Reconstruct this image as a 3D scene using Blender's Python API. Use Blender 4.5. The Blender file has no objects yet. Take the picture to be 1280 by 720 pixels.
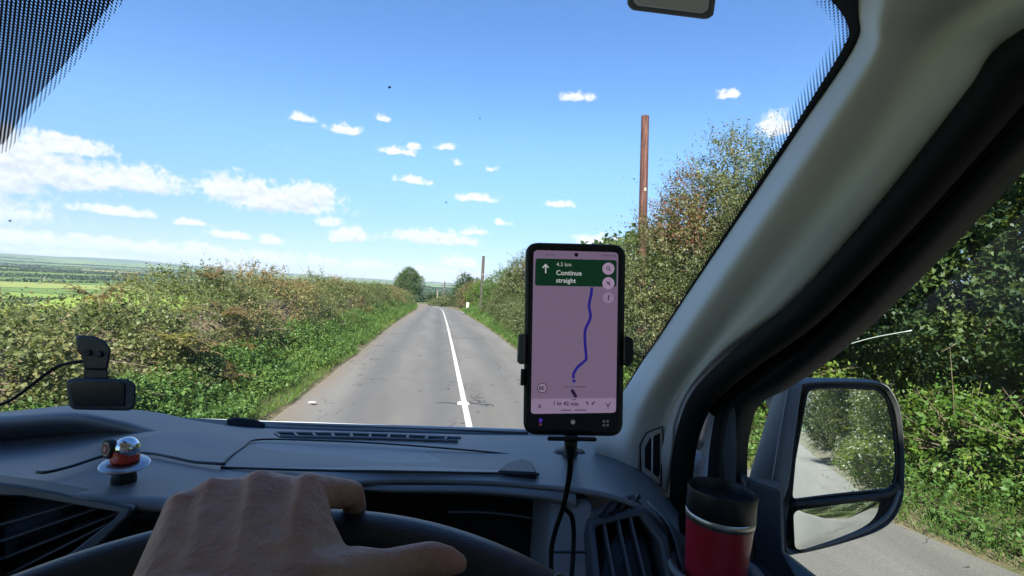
import bpy, bmesh, math, random
import numpy as np
from mathutils import Vector, Matrix
rad = math.radians
SC = bpy.context.scene
COL = SC.collection

# ------------------------------------------------------------------ camera
CAM_Z = 1.8
FPX = 660.0
YAW, ROLL = rad(7.8), rad(3.4)
O = np.array([0.0, 0.0, CAM_Z])
FW = np.array([math.sin(YAW), math.cos(YAW), 0.0])
R0 = np.array([math.cos(YAW), -math.sin(YAW), 0.0])
U0 = np.array([0.0, 0.0, 1.0])
RT = math.cos(ROLL) * R0 + math.sin(ROLL) * U0
UP = math.cos(ROLL) * U0 - math.sin(ROLL) * R0
cam = bpy.data.cameras.new('camera')
cam.sensor_width = 36.0
cam.lens = 36.0 * FPX / 1280.0
cam.clip_start = 0.02
cam.clip_end = 40000
camo = bpy.data.objects.new('camera', cam)
COL.objects.link(camo)
m = Matrix(((RT[0], UP[0], -FW[0], O[0]), (RT[1], UP[1], -FW[1], O[1]), (RT[2], UP[2], -FW[2], O[2]), (0, 0, 0, 1)))
camo.matrix_world = m
SC.camera = camo

def ray(px, py):
    return FW + (px - 640) / FPX * RT - (py - 360) / FPX * UP
def P(px, py, d):
    return O + d * ray(px, py)

# ------------------------------------------------------------------ light, sky, exposure
SUN_EL, SUN_AZ = rad(40), rad(195)          # azimuth clockwise from +Y: behind the van, a little to the left
SUN_DIR = np.array([math.sin(SUN_AZ) * math.cos(SUN_EL), math.cos(SUN_AZ) * math.cos(SUN_EL), math.sin(SUN_EL)])
SC.view_settings.view_transform = 'Standard'
SC.view_settings.look = 'None'
SC.view_settings.gamma = 1
SC.view_settings.use_curve_mapping = False
SC.view_settings.exposure = 1.56
SC.cycles.use_denoising = True
SC.cycles.max_bounces = 8
SC.cycles.diffuse_bounces = 4
SC.cycles.glossy_bounces = 4
SC.cycles.transmission_bounces = 4
SC.cycles.transparent_max_bounces = 16
SC.cycles.sample_clamp_indirect = 6
SKY_STRENGTH = 0.064

sun = bpy.data.lights.new('sun', 'SUN')
sun.energy = 5.0
sun.angle = rad(0.5)
sun.color = (1.0, 0.95, 0.86)
suno = bpy.data.objects.new('sun', sun)
COL.objects.link(suno)
suno.rotation_euler = Vector(SUN_DIR).to_track_quat('Z', 'Y').to_euler()
suno.location = (0, -20, 60)

class NT:
    """small helper to write node trees"""
    def __init__(s, tree): s.t = tree
    def n(s, kind, **kw):
        nd = s.t.nodes.new(kind)
        for k, v in kw.items():
            if k == 'ins':
                for i, val in v.items():
                    if isinstance(val, bpy.types.NodeSocket): s.t.links.new(val, nd.inputs[i])
                    else: nd.inputs[i].default_value = val
            else: setattr(nd, k, v)
        return nd
    def math(s, op, a, b=None, c=None, clamp=False):
        nd = s.t.nodes.new('ShaderNodeMath'); nd.operation = op; nd.use_clamp = clamp
        for i, v in enumerate((a, b, c)):
            if v is None: continue
            if isinstance(v, bpy.types.NodeSocket): s.t.links.new(v, nd.inputs[i])
            else: nd.inputs[i].default_value = v
        return nd.outputs[0]
    def vec(s, op, a, b=None, c=None):
        nd = s.t.nodes.new('ShaderNodeVectorMath'); nd.operation = op
        for i, v in enumerate((a, b, c)):
            if v is None: continue
            if isinstance(v, bpy.types.NodeSocket): s.t.links.new(v, nd.inputs[i])
            else: nd.inputs[i].default_value = v
        return nd.outputs['Value'] if op in ('LENGTH', 'DOT_PRODUCT', 'DISTANCE') else nd.outputs[0]
    def noise(s, vec, scale, detail=3, rough=0.55, out=0):
        nd = s.t.nodes.new('ShaderNodeTexNoise')
        if vec is not None: s.t.links.new(vec, nd.inputs['Vector'])
        nd.inputs['Scale'].default_value = scale; nd.inputs['Detail'].default_value = detail; nd.inputs['Roughness'].default_value = rough
        return nd.outputs[out]
    def ramp(s, fac, stops, interp='LINEAR'):
        nd = s.t.nodes.new('ShaderNodeValToRGB'); cr = nd.color_ramp; cr.interpolation = interp
        s.t.links.new(fac, nd.inputs[0])
        while len(cr.elements) < len(stops): cr.elements.new(0.5)
        for e, (p, c) in zip(cr.elements, stops):
            e.position = p; e.color = (*c, 1) if len(c) == 3 else c
        return nd.outputs[0]
    def mix(s, fac, a, b, mode='MIX'):
        nd = s.t.nodes.new('ShaderNodeMix'); nd.data_type = 'RGBA'; nd.blend_type = mode
        for i, v in ((0, fac), (6, a), (7, b)):
            if isinstance(v, bpy.types.NodeSocket): s.t.links.new(v, nd.inputs[i])
            else: nd.inputs[i].default_value = v if not isinstance(v, tuple) or len(v) == 4 else (*v, 1)
        return nd.outputs[2]
    def link(s, a, b): s.t.links.new(a, b)

def dir_azel(px, py):
    r = ray(px, py); r = r / np.linalg.norm(r)
    return math.atan2(r[0], r[1]), math.asin(r[2])

world = bpy.data.worlds.new('World')
SC.world = world
world.use_nodes = True
wt = world.node_tree
wt.nodes.clear()
w = NT(wt)
sky = w.n('ShaderNodeTexSky', sky_type='NISHITA', sun_disc=False, sun_elevation=SUN_EL, sun_rotation=SUN_AZ, altitude=80, air_density=1.0, dust_density=0.0, ozone_density=3.0)
CLOUDS = [  # photo px centre and half sizes
 (20,192,46,27),(75,181,48,12),(62,214,62,22),(165,223,56,17),(10,220,40,20),(140,263,48,8),(300,234,50,17),(345,248,80,18),(388,241,42,16),
 (410,275,26,9),(437,293,30,12),(376,145,24,9),(430,160,28,9),(478,147,13,8),(497,187,32,7),(557,183,16,8),(517,181,18,7),(517,223,28,8),
 (595,245,38,9),(571,203,9,8),(615,210,12,6),(627,276,17,6),(540,296,62,12),(590,288,24,8),(338,299,15,8),(290,293,26,6),(240,279,26,5),
 (910,117,20,8),(968,156,22,16),(575,327,34,8),(25,297,60,10),(120,303,52,9),(190,309,34,8),(255,314,48,10),(335,321,50,9),(400,326,30,7),(455,330,38,8),(90,316,60,4),(300,330,60,4),(560,338,54,7),
 (-160,240,110,40),(-300,180,120,36),(1250,210,70,22),(720,120,30,8),(750,300,40,10),(700,255,26,7)]
gen = w.n('ShaderNodeTexCoord').outputs['Generated']
sep = w.n('ShaderNodeSeparateXYZ', ins={0: w.vec('NORMALIZE', gen)})
az = w.math('ARCTAN2', sep.outputs[0], sep.outputs[1])
el = w.math('ARCSINE', sep.outputs[2])
ae = w.n('ShaderNodeCombineXYZ', ins={0: az, 1: el, 2: 0.0}).outputs[0]
nz = w.noise(ae, 16, 6, 0.62, out=1)
warp = w.vec('MULTIPLY_ADD', nz, (0.034, 0.016, 0), w.vec('ADD', ae, (-0.017, -0.008, 0)))
def cloud_dist(vec):
    dmin = None
    for cx_, cy_, a_, b_ in CLOUDS:
        a0, e0 = dir_azel(cx_, cy_ + .35 * b_)
        sx, sy = FPX / a_ * .93, FPX / b_ * .72
        v = w.vec('MULTIPLY_ADD', vec, (sx, sy, 0), (-a0 * sx, -e0 * sy, 0))
        ln = w.vec('LENGTH', w.vec('MAXIMUM', v, w.vec('MULTIPLY', v, (-1.0, -2.2, 1.0))))      # flat bases: the lower half is squeezed
        if b_ <= 9 and cy_ < 290: ln = w.math('ADD', ln, .26 if a_ < 25 else .16)      # thin, half transparent wisps
        dmin = ln if dmin is None else w.math('MINIMUM', dmin, ln)
    return w.math('SUBTRACT', 1.0, dmin)
fine = w.noise(ae, 55, 7, 0.66)
fsub = w.math('MULTIPLY', w.math('SUBTRACT', fine, 0.5), 1.9)
dens = w.math('ADD', cloud_dist(warp), fsub)
alpha = w.n('ShaderNodeMapRange', interpolation_type='SMOOTHSTEP', ins={0: dens, 1: 0.0, 2: 0.55, 3: 0.0, 4: 0.97}).outputs[0]
above = w.math('ADD', cloud_dist(w.vec('ADD', warp, (-.004, .011, 0))), fsub)
lit1 = w.noise(warp, 38, 4, 0.55)
lit2 = w.noise(w.vec('ADD', warp, (0, 0.008, 0)), 38, 4, 0.55)
lit = w.math('ADD', w.math('MULTIPLY', w.math('SUBTRACT', lit1, lit2), 2.6), w.math('MULTIPLY_ADD', above, -.75, 1.08), clamp=True)
ccol = w.mix(lit, (3.9, 4.4, 5.2), (6.0, 6.05, 6.05))
up = w.math('GREATER_THAN', el, 0.0)
low = w.n('ShaderNodeMapRange', interpolation_type='SMOOTHSTEP', ins={0: el, 1: -.02, 2: .28, 3: 1.0, 4: 0.0}).outputs[0]
skyhue = w.n('ShaderNodeHueSaturation', ins={'Hue': 0.506, 'Saturation': 1.2, 'Value': w.n('ShaderNodeMapRange', interpolation_type='SMOOTHSTEP', ins={0: el, 1: -.02, 2: .30, 3: .74, 4: 1.24}).outputs[0], 'Color': sky.outputs[0]}).outputs[0]
skyhue = w.mix(low, skyhue, (.62, .68, .97), 'MULTIPLY')
skycol = w.mix(w.math('MULTIPLY', alpha, up), skyhue, ccol)
bg = w.n('ShaderNodeBackground', ins={0: skycol, 1: SKY_STRENGTH})
wo = w.n('ShaderNodeOutputWorld', ins={0: bg.outputs[0]})

# ------------------------------------------------------------------ materials
MATS = {}
def mat(name, color=(.5, .5, .5), rough=0.6, metal=0.0, spec=0.5, bump=0.0, bscale=200.0, var=0.0, vscale=8.0, coat=0.0, emit=None, estr=1.0, sss=0.0):
    if name in MATS: return MATS[name]
    M = bpy.data.materials.new(name); M.use_nodes = True
    t = M.node_tree; t.nodes.clear(); k = NT(t)
    b = k.n('ShaderNodeBsdfPrincipled', ins={'Base Color': (*color, 1), 'Roughness': rough, 'Metallic': metal, 'Specular IOR Level': spec, 'Coat Weight': coat})
    tc = k.n('ShaderNodeTexCoord').outputs['Object']
    if var > 0:
        n1 = k.noise(tc, vscale, 5, 0.6)
        c2 = k.mix(k.math('MULTIPLY', k.math('SUBTRACT', n1, 0.3, clamp=True), 2.0, clamp=True), tuple(c * (1 - var) for c in color), tuple(min(1, c * (1 + var)) for c in color))
        k.link(c2, b.inputs['Base Color'])
        k.link(k.math('MULTIPLY_ADD', n1, 0.3, rough - 0.15), b.inputs['Roughness'])
    if bump > 0:
        bn = k.n('ShaderNodeBump', ins={'Strength': bump, 'Distance': 0.001, 'Height': k.noise(tc, bscale, 3, 0.6)})
        k.link(bn.outputs[0], b.inputs['Normal'])
    if emit:
        b.inputs['Emission Color'].default_value = (*emit, 1); b.inputs['Emission Strength'].default_value = estr
    if sss > 0:
        b.inputs['Subsurface Weight'].default_value = sss; b.inputs['Subsurface Radius'].default_value = (.012, .005, .003); b.inputs['Subsurface Scale'].default_value = 0.5
    k.n('ShaderNodeOutputMaterial', ins={0: b.outputs[0]})
    MATS[name] = M
    return M

def glass_mat(name, refl=0.05, tint=(.97, .985, .98), dust=0.004):
    if name in MATS: return MATS[name]
    M = bpy.data.materials.new(name); M.use_nodes = True
    t = M.node_tree; t.nodes.clear(); k = NT(t)
    tr = k.n('ShaderNodeBsdfTransparent', ins={0: (*tint, 1)})
    gl = k.n('ShaderNodeBsdfGlossy', ins={0: (1, 1, 1, 1), 'Roughness': 0.02})
    mx = k.n('ShaderNodeMixShader', ins={0: refl, 1: tr.outputs[0], 2: gl.outputs[0]})
    du = k.n('ShaderNodeBsdfTranslucent', ins={0: (.75, .8, .8, 1)})
    tcg = k.noise(k.n('ShaderNodeTexCoord').outputs['Object'], 6, 5, .65)
    mx = k.n('ShaderNodeMixShader', ins={0: k.math('MULTIPLY', tcg, dust * 2), 1: mx.outputs[0], 2: du.outputs[0]})
    k.n('ShaderNodeOutputMaterial', ins={0: mx.outputs[0]})
    MATS[name] = M
    return M

def leaf_mat(name, stops, rough=0.5, trans=0.35):
    if name in MATS: return MATS[name]
    M = bpy.data.materials.new(name); M.use_nodes = True
    t = M.node_tree; t.nodes.clear(); k = NT(t)
    at = k.n('ShaderNodeAttribute', attribute_name='tint')
    col = k.ramp(at.outputs['Fac'], stops)
    b = k.n('ShaderNodeBsdfPrincipled', ins={'Base Color': col, 'Roughness': rough, 'Specular IOR Level': 0.35})
    tcol = k.mix(0.5, col, (0.30, 0.36, 0.05))
    tl = k.n('ShaderNodeBsdfTranslucent', ins={0: tcol})
    mx = k.n('ShaderNodeMixShader', ins={0: trans, 1: b.outputs[0], 2: tl.outputs[0]})
    k.n('ShaderNodeOutputMaterial', ins={0: mx.outputs[0]})
    MATS[name] = M
    return M

# ------------------------------------------------------------------ object helpers
def tag(o, label=None, cat=None, group=None, kind=None):
    if label: o['label'] = label
    if cat: o['category'] = cat
    if group: o['group'] = group
    if kind: o['kind'] = kind
    return o
WLOC = {}
def wloc(o): return WLOC.get(o.name, np.zeros(3))
def empty(name, loc, label, cat, group=None):
    o = bpy.data.objects.new(name, None); COL.objects.link(o)
    o.location = tuple(loc); WLOC[o.name] = np.array(loc, float)
    return tag(o, label, cat, group)
def link_mesh(name, me, parent=None, origin=None):
    """me has world coordinates; move its origin and parent it"""
    o = bpy.data.objects.new(name, me)
    n = len(me.vertices)
    co = np.empty(n * 3, np.float32); me.vertices.foreach_get('co', co); co = co.reshape(-1, 3)
    if origin is None:
        origin = (co.min(0) + co.max(0)) / 2 if n else np.zeros(3)
        if parent is None and n: origin[2] = co[:, 2].min()
    origin = np.array(origin, float)
    me.vertices.foreach_set('co', (co - origin).astype(np.float32).ravel()); me.update()
    COL.objects.link(o)
    o.location = tuple(origin - (wloc(parent) if parent is not None else 0))
    WLOC[o.name] = origin
    if parent is not None: o.parent = parent
    return o

class MB:
    """mesh collector in world coordinates"""
    def __init__(s): s.v = []; s.f = []
    def add(s, vs, fs):
        o = len(s.v); s.v += [tuple(map(float, q)) for q in vs]; s.f += [tuple(i + o for i in f) for f in fs]; return s
    def grid(s, G, close_u=False, close_v=False, flip=False):
        G = np.asarray(G, float); a, b = G.shape[:2]; fs = []
        for i in range(a if close_u else a - 1):
            for j in range(b if close_v else b - 1):
                q = (i * b + j, i * b + (j + 1) % b, ((i + 1) % a) * b + (j + 1) % b, ((i + 1) % a) * b + j)
                fs.append(q[::-1] if flip else q)
        return s.add(G.reshape(-1, 3), fs)
    def tube(s, pts, r, n=8, cap=True, squash=None):
        pts = np.asarray(pts, float); k = len(pts)
        rr = np.full(k, r, float) if np.isscalar(r) else np.asarray(r, float)
        T = np.gradient(pts, axis=0); T /= np.linalg.norm(T, axis=1)[:, None] + 1e-12
        a = np.array([0, 0, 1.]) if abs(T[0][2]) < .9 else np.array([1., 0, 0])
        rings = []
        for i in range(k):
            x = a - T[i] * (a @ T[i]); x /= np.linalg.norm(x) + 1e-12; a = x; y = np.cross(T[i], x)
            th = np.linspace(0, 2 * np.pi, n, endpoint=False)
            sx = 1.0 if squash is None else squash
            rings.append(pts[i] + rr[i] * (np.cos(th)[:, None] * x * sx + np.sin(th)[:, None] * y))
        o = len(s.v); s.grid(np.array(rings), close_v=True)
        if cap:
            s.f.append(tuple(o + j for j in range(n))[::-1]); s.f.append(tuple(o + (k - 1) * n + j for j in range(n)))
        return s
    def lathe(s, c, prof, n=32, axis=(0, 0, 1), cap=True):
        ax = np.array(axis, float); ax /= np.linalg.norm(ax)
        h = np.array([1., 0, 0]) if abs(ax[0]) < .9 else np.array([0, 1., 0])
        x = h - ax * (h @ ax); x /= np.linalg.norm(x); y = np.cross(ax, x)
        th = np.linspace(0, 2 * np.pi, n, endpoint=False)
        rings = [np.array(c) + ax * z + r * (np.cos(th)[:, None] * x + np.sin(th)[:, None] * y) for r, z in prof]
        o = len(s.v); s.grid(np.array(rings), close_v=True)
        if cap:
            s.f.append(tuple(o + j for j in range(n))[::-1]); s.f.append(tuple(o + (len(prof) - 1) * n + j for j in range(n)))
        return s
    def prism(s, front, back):
        n = len(front); o = len(s.v)
        s.add(list(front) + list(back), [tuple(range(n)), tuple(range(2 * n - 1, n - 1, -1))] + [(i, i + n, (i + 1) % n + n, (i + 1) % n) for i in range(n)])
        return s
    def box(s, c, h, ax=None):
        c = np.array(c, float); ax = np.eye(3) if ax is None else np.array(ax)
        vs = [c + sx * h[0] * ax[0] + sy * h[1] * ax[1] + sz * h[2] * ax[2] for sx in (-1, 1) for sy in (-1, 1) for sz in (-1, 1)]
        return s.add(vs, [(0, 1, 3, 2), (4, 6, 7, 5), (0, 4, 5, 1), (2, 3, 7, 6), (0, 2, 6, 4), (1, 5, 7, 3)])
    def ball(s, c, r, n=16, ax=None):
        c = np.array(c, float); r = np.full(3, r, float) if np.isscalar(r) else np.array(r, float)
        ax = np.eye(3) if ax is None else np.array(ax)
        rings = []
        for ph in np.linspace(-np.pi / 2 + 1e-3, np.pi / 2 - 1e-3, n // 2 + 1):
            th = np.linspace(0, 2 * np.pi, n, endpoint=False)
            l = np.stack([np.cos(ph) * np.cos(th), np.cos(ph) * np.sin(th), np.full(n, np.sin(ph))], -1) * r
            rings.append(c + l @ ax)
        o = len(s.v); s.grid(np.array(rings), close_v=True)
        s.f.append(tuple(o + j for j in range(n))[::-1]); s.f.append(tuple(o + (n // 2) * n + j for j in range(n)))
        return s
    def build(s, name, m_, parent=None, smooth=False, bevel=0, solid=0, soff=-1, origin=None, auto=None, segs=2, sub=0):
        me = bpy.data.meshes.new(name)
        me.from_pydata(s.v, [], s.f); me.validate(); me.update()
        bm = bmesh.new(); bm.from_mesh(me); bmesh.ops.recalc_face_normals(bm, faces=bm.faces) if solid == 0 else None
        bm.to_mesh(me); bm.free()
        if m_: me.materials.append(m_)
        o = link_mesh(name, me, parent, origin)
        if sub:
            q = o.modifiers.new('sub', 'SUBSURF'); q.levels = q.render_levels = sub
        if solid:
            q = o.modifiers.new('solid', 'SOLIDIFY'); q.thickness = solid; q.offset = soff
        if bevel:
            q = o.modifiers.new('bevel', 'BEVEL'); q.width = bevel; q.segments = segs; q.limit_method = 'ANGLE'; q.angle_limit = rad(40)
        if smooth or bevel:
            me.polygons.foreach_set('use_smooth', [True] * len(me.polygons))
            if auto is None and not smooth: auto = 40
            if auto:
                try: me.set_sharp_from_angle(angle=rad(auto))
                except Exception: pass
        return o

def catmull(pts, n):
    """resample control points (k,...) to n points"""
    p = np.asarray(pts, float); k = len(p)
    if k == 2:
        t = np.linspace(0, 1, n).reshape((-1,) + (1,) * (p.ndim - 1)); return p[0] * (1 - t) + p[1] * t
    e = np.concatenate([[2 * p[0] - p[1]], p, [2 * p[-1] - p[-2]]])
    u = np.linspace(0, k - 1 - 1e-9, n); i = u.astype(int); t = (u - i).reshape((-1,) + (1,) * (p.ndim - 1))
    a, b, c, d = e[i], e[i + 1], e[i + 2], e[i + 3]
    return 0.5 * (2 * b + (c - a) * t + (2 * a - 5 * b + 4 * c - d) * t ** 2 + (3 * b - a - 3 * c + d) * t ** 3)
def PP(l): return np.array([P(*q) for q in l])
def loft(rows, nu, nv):
    """rows: list of lists of (px,py,d) control points"""
    G = np.array([PP(r) for r in rows])
    G = catmull(G, nu)
    return np.swapaxes(catmull(np.swapaxes(G, 0, 1), nv), 0, 1)

# ------------------------------------------------------------------ noise
def vnoise(p, scale, seed=0):
    q = np.asarray(p, float) * scale + seed * 17.31
    i = np.floor(q).astype(np.int64); f = q - i; f = f * f * (3 - 2 * f)
    def h(a):
        n = (a[..., 0] * 374761393 + a[..., 1] * 668265263 + a[..., 2] * 2147483647 + seed * 1013) & 0xffffffff
        n = ((n ^ (n >> 13)) * 1274126177) & 0xffffffff
        return ((n ^ (n >> 16)) & 0xffff) / 65535.0
    r = 0
    for dx in (0, 1):
        for dy in (0, 1):
            for dz in (0, 1):
                wgt = (f[..., 0] if dx else 1 - f[..., 0]) * (f[..., 1] if dy else 1 - f[..., 1]) * (f[..., 2] if dz else 1 - f[..., 2])
                r = r + wgt * h(i + np.array([dx, dy, dz]))
    return r
def fbm(p, scale, seed=0, octs=3):
    r, a, t = 0, 1, 0
    for k in range(octs):
        r = r + a * vnoise(p, scale * 2 ** k, seed + k); t += a; a *= .5
    return r / t
def sstep(a, b, x):
    t = np.clip((np.asarray(x, float) - a) / (b - a), 0, 1); return t * t * (3 - 2 * t)

# ------------------------------------------------------------------ terrain and road
def zr(y):
    y = np.asarray(y, float)
    z = np.where(y < 5, 0, np.where(y < 35, -0.028 * (y - 5) ** 2 / 60, -0.42 - 0.028 * (y - 35)))
    return np.where(y > 150, -3.64, z)
def hz(x, y):
    x = np.asarray(x, float); y = np.asarray(y, float)
    r = np.hypot(x, y)
    base = zr(y)
    lf = np.clip(-x - 8, 0, None)
    drop = -15.5 * (1 - np.exp(-lf / 130.0))
    near_bend = sstep(60, 95, y) * sstep(-75, -45, x)
    drop = drop * (1 - near_bend * (1 - sstep(150, 260, y)))
    fwd = -12.0 * sstep(150, 420, y) * (1 - sstep(8, 80, -x) * 0.8)
    right = np.clip(x - 9, 0, 60) * 0.03 + 4 * sstep(60, 400, x)
    p = np.stack([x, y, x * 0], -1)
    roll = (fbm(p, 1 / 420., 3, 2) - .5) * 9 * sstep(200, 700, r)
    azm = np.arctan2(x, y)
    hp = np.stack([azm * 6, azm * 0 + r / 4000, azm * 0], -1)
    hills = sstep(3000, 7500, r) * (10 + 105 * fbm(hp, 1.0, 9, 3) * (0.45 + 0.75 * sstep(0.1, -0.7, azm)))
    return base + drop + fwd + right + roll + hills

def surf_mat(name, build):
    M = bpy.data.materials.new(name); M.use_nodes = True
    t = M.node_tree; t.nodes.clear(); k = NT(t)
    b = k.n('ShaderNodeBsdfPrincipled', ins={'Roughness': 0.9, 'Specular IOR Level': 0.25})
    geo = k.n('ShaderNodeNewGeometry').outputs['Position']
    build(k, b, geo)
    k.n('ShaderNodeOutputMaterial', ins={0: b.outputs[0]})
    MATS[name] = M
    return M

def fields(k, b, pos):
    p2 = k.vec('MULTIPLY', pos, (1, 1, 0))
    wp = k.vec('MULTIPLY_ADD', k.noise(p2, 0.004, 2, 0.5, out=1), (90, 90, 0), p2)
    rot = k.n('ShaderNodeMapping', ins={0: wp, 'Rotation': (0, 0, 0.5), 'Scale': (1 / 330., 1 / 190., 1)}).outputs[0]
    vo = k.n('ShaderNodeTexVoronoi', voronoi_dimensions='2D', feature='F1', ins={'Vector': rot, 'Scale': 1.0, 'Randomness': 0.8})
    rnd = k.n('ShaderNodeSeparateColor', ins={0: vo.outputs['Color']}).outputs[0]
    col = k.ramp(rnd, [(0, (.11, .18, .03)), (.3, (.18, .26, .04)), (.5, (.08, .14, .03)), (.7, (.22, .26, .06)), (.85, (.27, .25, .09)), (1, (.13, .21, .04))], 'CONSTANT')
    ed = k.n('ShaderNodeTexVoronoi', voronoi_dimensions='2D', feature='DISTANCE_TO_EDGE', ins={'Vector': rot, 'Scale': 1.0, 'Randomness': 0.8}).outputs['Distance']
    edge = k.math('LESS_THAN', k.math('ADD', ed, k.math('MULTIPLY', k.noise(p2, 0.05, 2, .6), -0.03)), 0.012)
    n2 = k.noise(p2, 0.6, 5, .6)
    col = k.mix(k.math('MULTIPLY', n2, 0.5), col, k.mix(0.5, col, (.05, .07, .02)))
    col = k.mix(edge, col, (.022, .04, .013))
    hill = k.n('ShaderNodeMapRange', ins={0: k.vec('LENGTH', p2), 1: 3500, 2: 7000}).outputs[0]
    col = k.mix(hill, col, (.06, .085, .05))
    k.link(col, b.inputs['Base Color'])
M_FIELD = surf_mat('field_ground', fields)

rs = np.concatenate([[0.0], np.geomspace(2, 9000, 120)])
ta = np.linspace(-np.pi, np.pi, 361)[:-1]
RR, TT = np.meshgrid(rs, ta, indexing='ij')
X = RR * np.sin(TT); Y = RR * np.cos(TT)
Z = hz(X, Y) - 0.09 * sstep(14, 8, np.abs(X)) * sstep(140, 120, Y) - 0.05
g = MB().grid(np.stack([X, Y, Z], -1), close_v=True)
tag(g.build('ground', M_FIELD, smooth=True, origin=(0, 0, 0)), 'patchwork of green fields falling away to a wide valley with far blue hills', None, None, 'structure')

# road centreline: straight, then an easy left bend beyond 50 m, hard left at about 95 m
def road_pts():
    c = []
    y = -60.0
    while y < 90:
        c.append((0.0 if y < 50 else -0.0012 * (y - 50) ** 2, y)); y += 1.0 if y > -5 else 3.0
    hd = math.atan(-0.0024 * 40); x, yy = c[-1]
    for i in range(75):
        hd2 = hd - i * 0.026 if hd - i * 0.026 > -1.55 else -1.55
        x += math.sin(hd2); yy += math.cos(hd2); c.append((x, yy))
    return np.array(c)
RC = road_pts()
RTan = np.gradient(RC, axis=0); RTan /= np.linalg.norm(RTan, axis=1)[:, None]
RNor = np.stack([RTan[:, 1], -RTan[:, 0]], -1)      # to the right
def redge(y): return np.interp(y, [-60, -9, -3, 2, 4, 5.5, 8, 15, 60], [2.6, 2.7, 4.3, 4.45, 3.95, 3.3, 2.75, 2.4, 2.35])
def ledge(y): return np.interp(y, [-60, 5, 13, 51, 80], [-2.05, -2.0, -1.9, -2.25, -2.2])
LE = RC + RNor * ledge(RC[:, 1])[:, None]
RE = RC + RNor * redge(RC[:, 1])[:, None]
def strip(A, B, n, zoff, camber=0.0):
    rows = []
    for i in range(len(A)):
        t = np.linspace(0, 1, n)[:, None]
        q = A[i] * (1 - t) + B[i] * t
        rows.append(np.column_stack([q, zr(q[:, 1]) + zoff + camber * (1 - (2 * t[:, 0] - 1) ** 2)]))
    return np.array(rows)
def asphalt(k, b, pos):
    st = k.vec('MULTIPLY', pos, (1, 0.12, 0))
    n1 = k.noise(st, 1.6, 4, .6); n2 = k.noise(pos, 90, 3, .7); n3 = k.noise(pos, 0.7, 5, .65)
    c = k.ramp(n1, [(.3, (.135, .128, .114)), (.5, (.18, .17, .152)), (.7, (.225, .212, .19))])
    c = k.mix(k.math('MULTIPLY', k.math('SUBTRACT', n2, .42, clamp=True), 3.0, clamp=True), k.mix(.5, c, (.07, .07, .07)), c)
    sx = k.n('ShaderNodeSeparateXYZ', ins={0: pos}).outputs[0]
    tr = None
    for x0, wd, s_ in ((-1.05, .30, .55), (.10, .26, .62), (1.3, .3, .4)):   # bitumen-dark wheel tracks, polished and bled
        d = k.math('DIVIDE', k.math('SUBTRACT', k.math('ADD', sx, k.math('MULTIPLY_ADD', n3, .3, -.15)), x0), wd)
        gme = k.math('MULTIPLY', k.math('POWER', 2.718, k.math('MULTIPLY', k.math('MULTIPLY', d, d), -1.0)), s_)
        tr = gme if tr is None else k.math('ADD', tr, gme)
    tr = k.math('MULTIPLY', tr, k.math('MULTIPLY_ADD', n1, 1.4, 0.1))
    c = k.mix(tr, c, (.075, .075, .078))
    patch = k.n('ShaderNodeMapRange', interpolation_type='SMOOTHSTEP', ins={0: k.noise(st, 0.55, 3, .5), 1: .58, 2: .66, 3: 0, 4: .35}).outputs[0]
    c = k.mix(patch, c, (.19, .183, .168))
    dirt = k.n('ShaderNodeMapRange', interpolation_type='SMOOTHSTEP', ins={0: k.math('ADD', sx, k.math('MULTIPLY_ADD', n3, .9, -.45)), 1: -1.45, 2: -2.05, 3: 0, 4: .75}).outputs[0]
    c = k.mix(dirt, c, (.17, .135, .095))
    ck = k.n('ShaderNodeTexVoronoi', feature='DISTANCE_TO_EDGE', ins={'Vector': k.vec('MULTIPLY_ADD', k.noise(pos, 1.2, 3, .6, out=1), (1.2, 1.2, 0), k.vec('MULTIPLY', pos, (.5, .22, 0))), 'Scale': 1.0}).outputs['Distance']
    c = k.mix(k.math('MULTIPLY', k.math('LESS_THAN', ck, .006), k.math('GREATER_THAN', n3, .5)), c, (.05, .05, .05))
    k.link(c, b.inputs['Base Color'])
    b.inputs['Roughness'].default_value = .8
    bn = k.n('ShaderNodeBump', ins={'Strength': .9, 'Distance': .008, 'Height': n2})
    k.link(bn.outputs[0], b.inputs['Normal'])
M_ROAD = surf_mat('chip_seal_asphalt', asphalt)
tag(MB().grid(strip(LE, RE, 9, 0.0, 0.03)).build('road', M_ROAD, smooth=True, origin=(0, 0, 0)), 'narrow grey chip sealed country road', None, None, 'structure')

def paint(k, b, pos):
    n = k.noise(pos, 14, 4, .7); n2 = k.noise(pos, 120, 2, .6)
    f = k.math('MULTIPLY', k.math('SUBTRACT', k.math('MULTIPLY_ADD', n2, .5, n), .72, clamp=True), 4, clamp=True)
    k.link(k.mix(f, (.52, .51, .48), (.20, .195, .185)), b.inputs['Base Color'])
M_PAINT = surf_mat('worn_road_paint', paint)
sel = np.where(RC[:, 1] > -30)[0]
cm = MB()
for off, wd in ((0.47, 0.041),):
    A = RC[sel] + RNor[sel] * (off - wd + 0.0); B = RC[sel] + RNor[sel] * (off + wd)
    cm.grid(strip(A, B, 2, 0.036))
tag(cm.build('centre_line', M_PAINT, origin=(0, 0, 0)), 'continuous white centre line on the road', None, None, 'structure')

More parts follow.
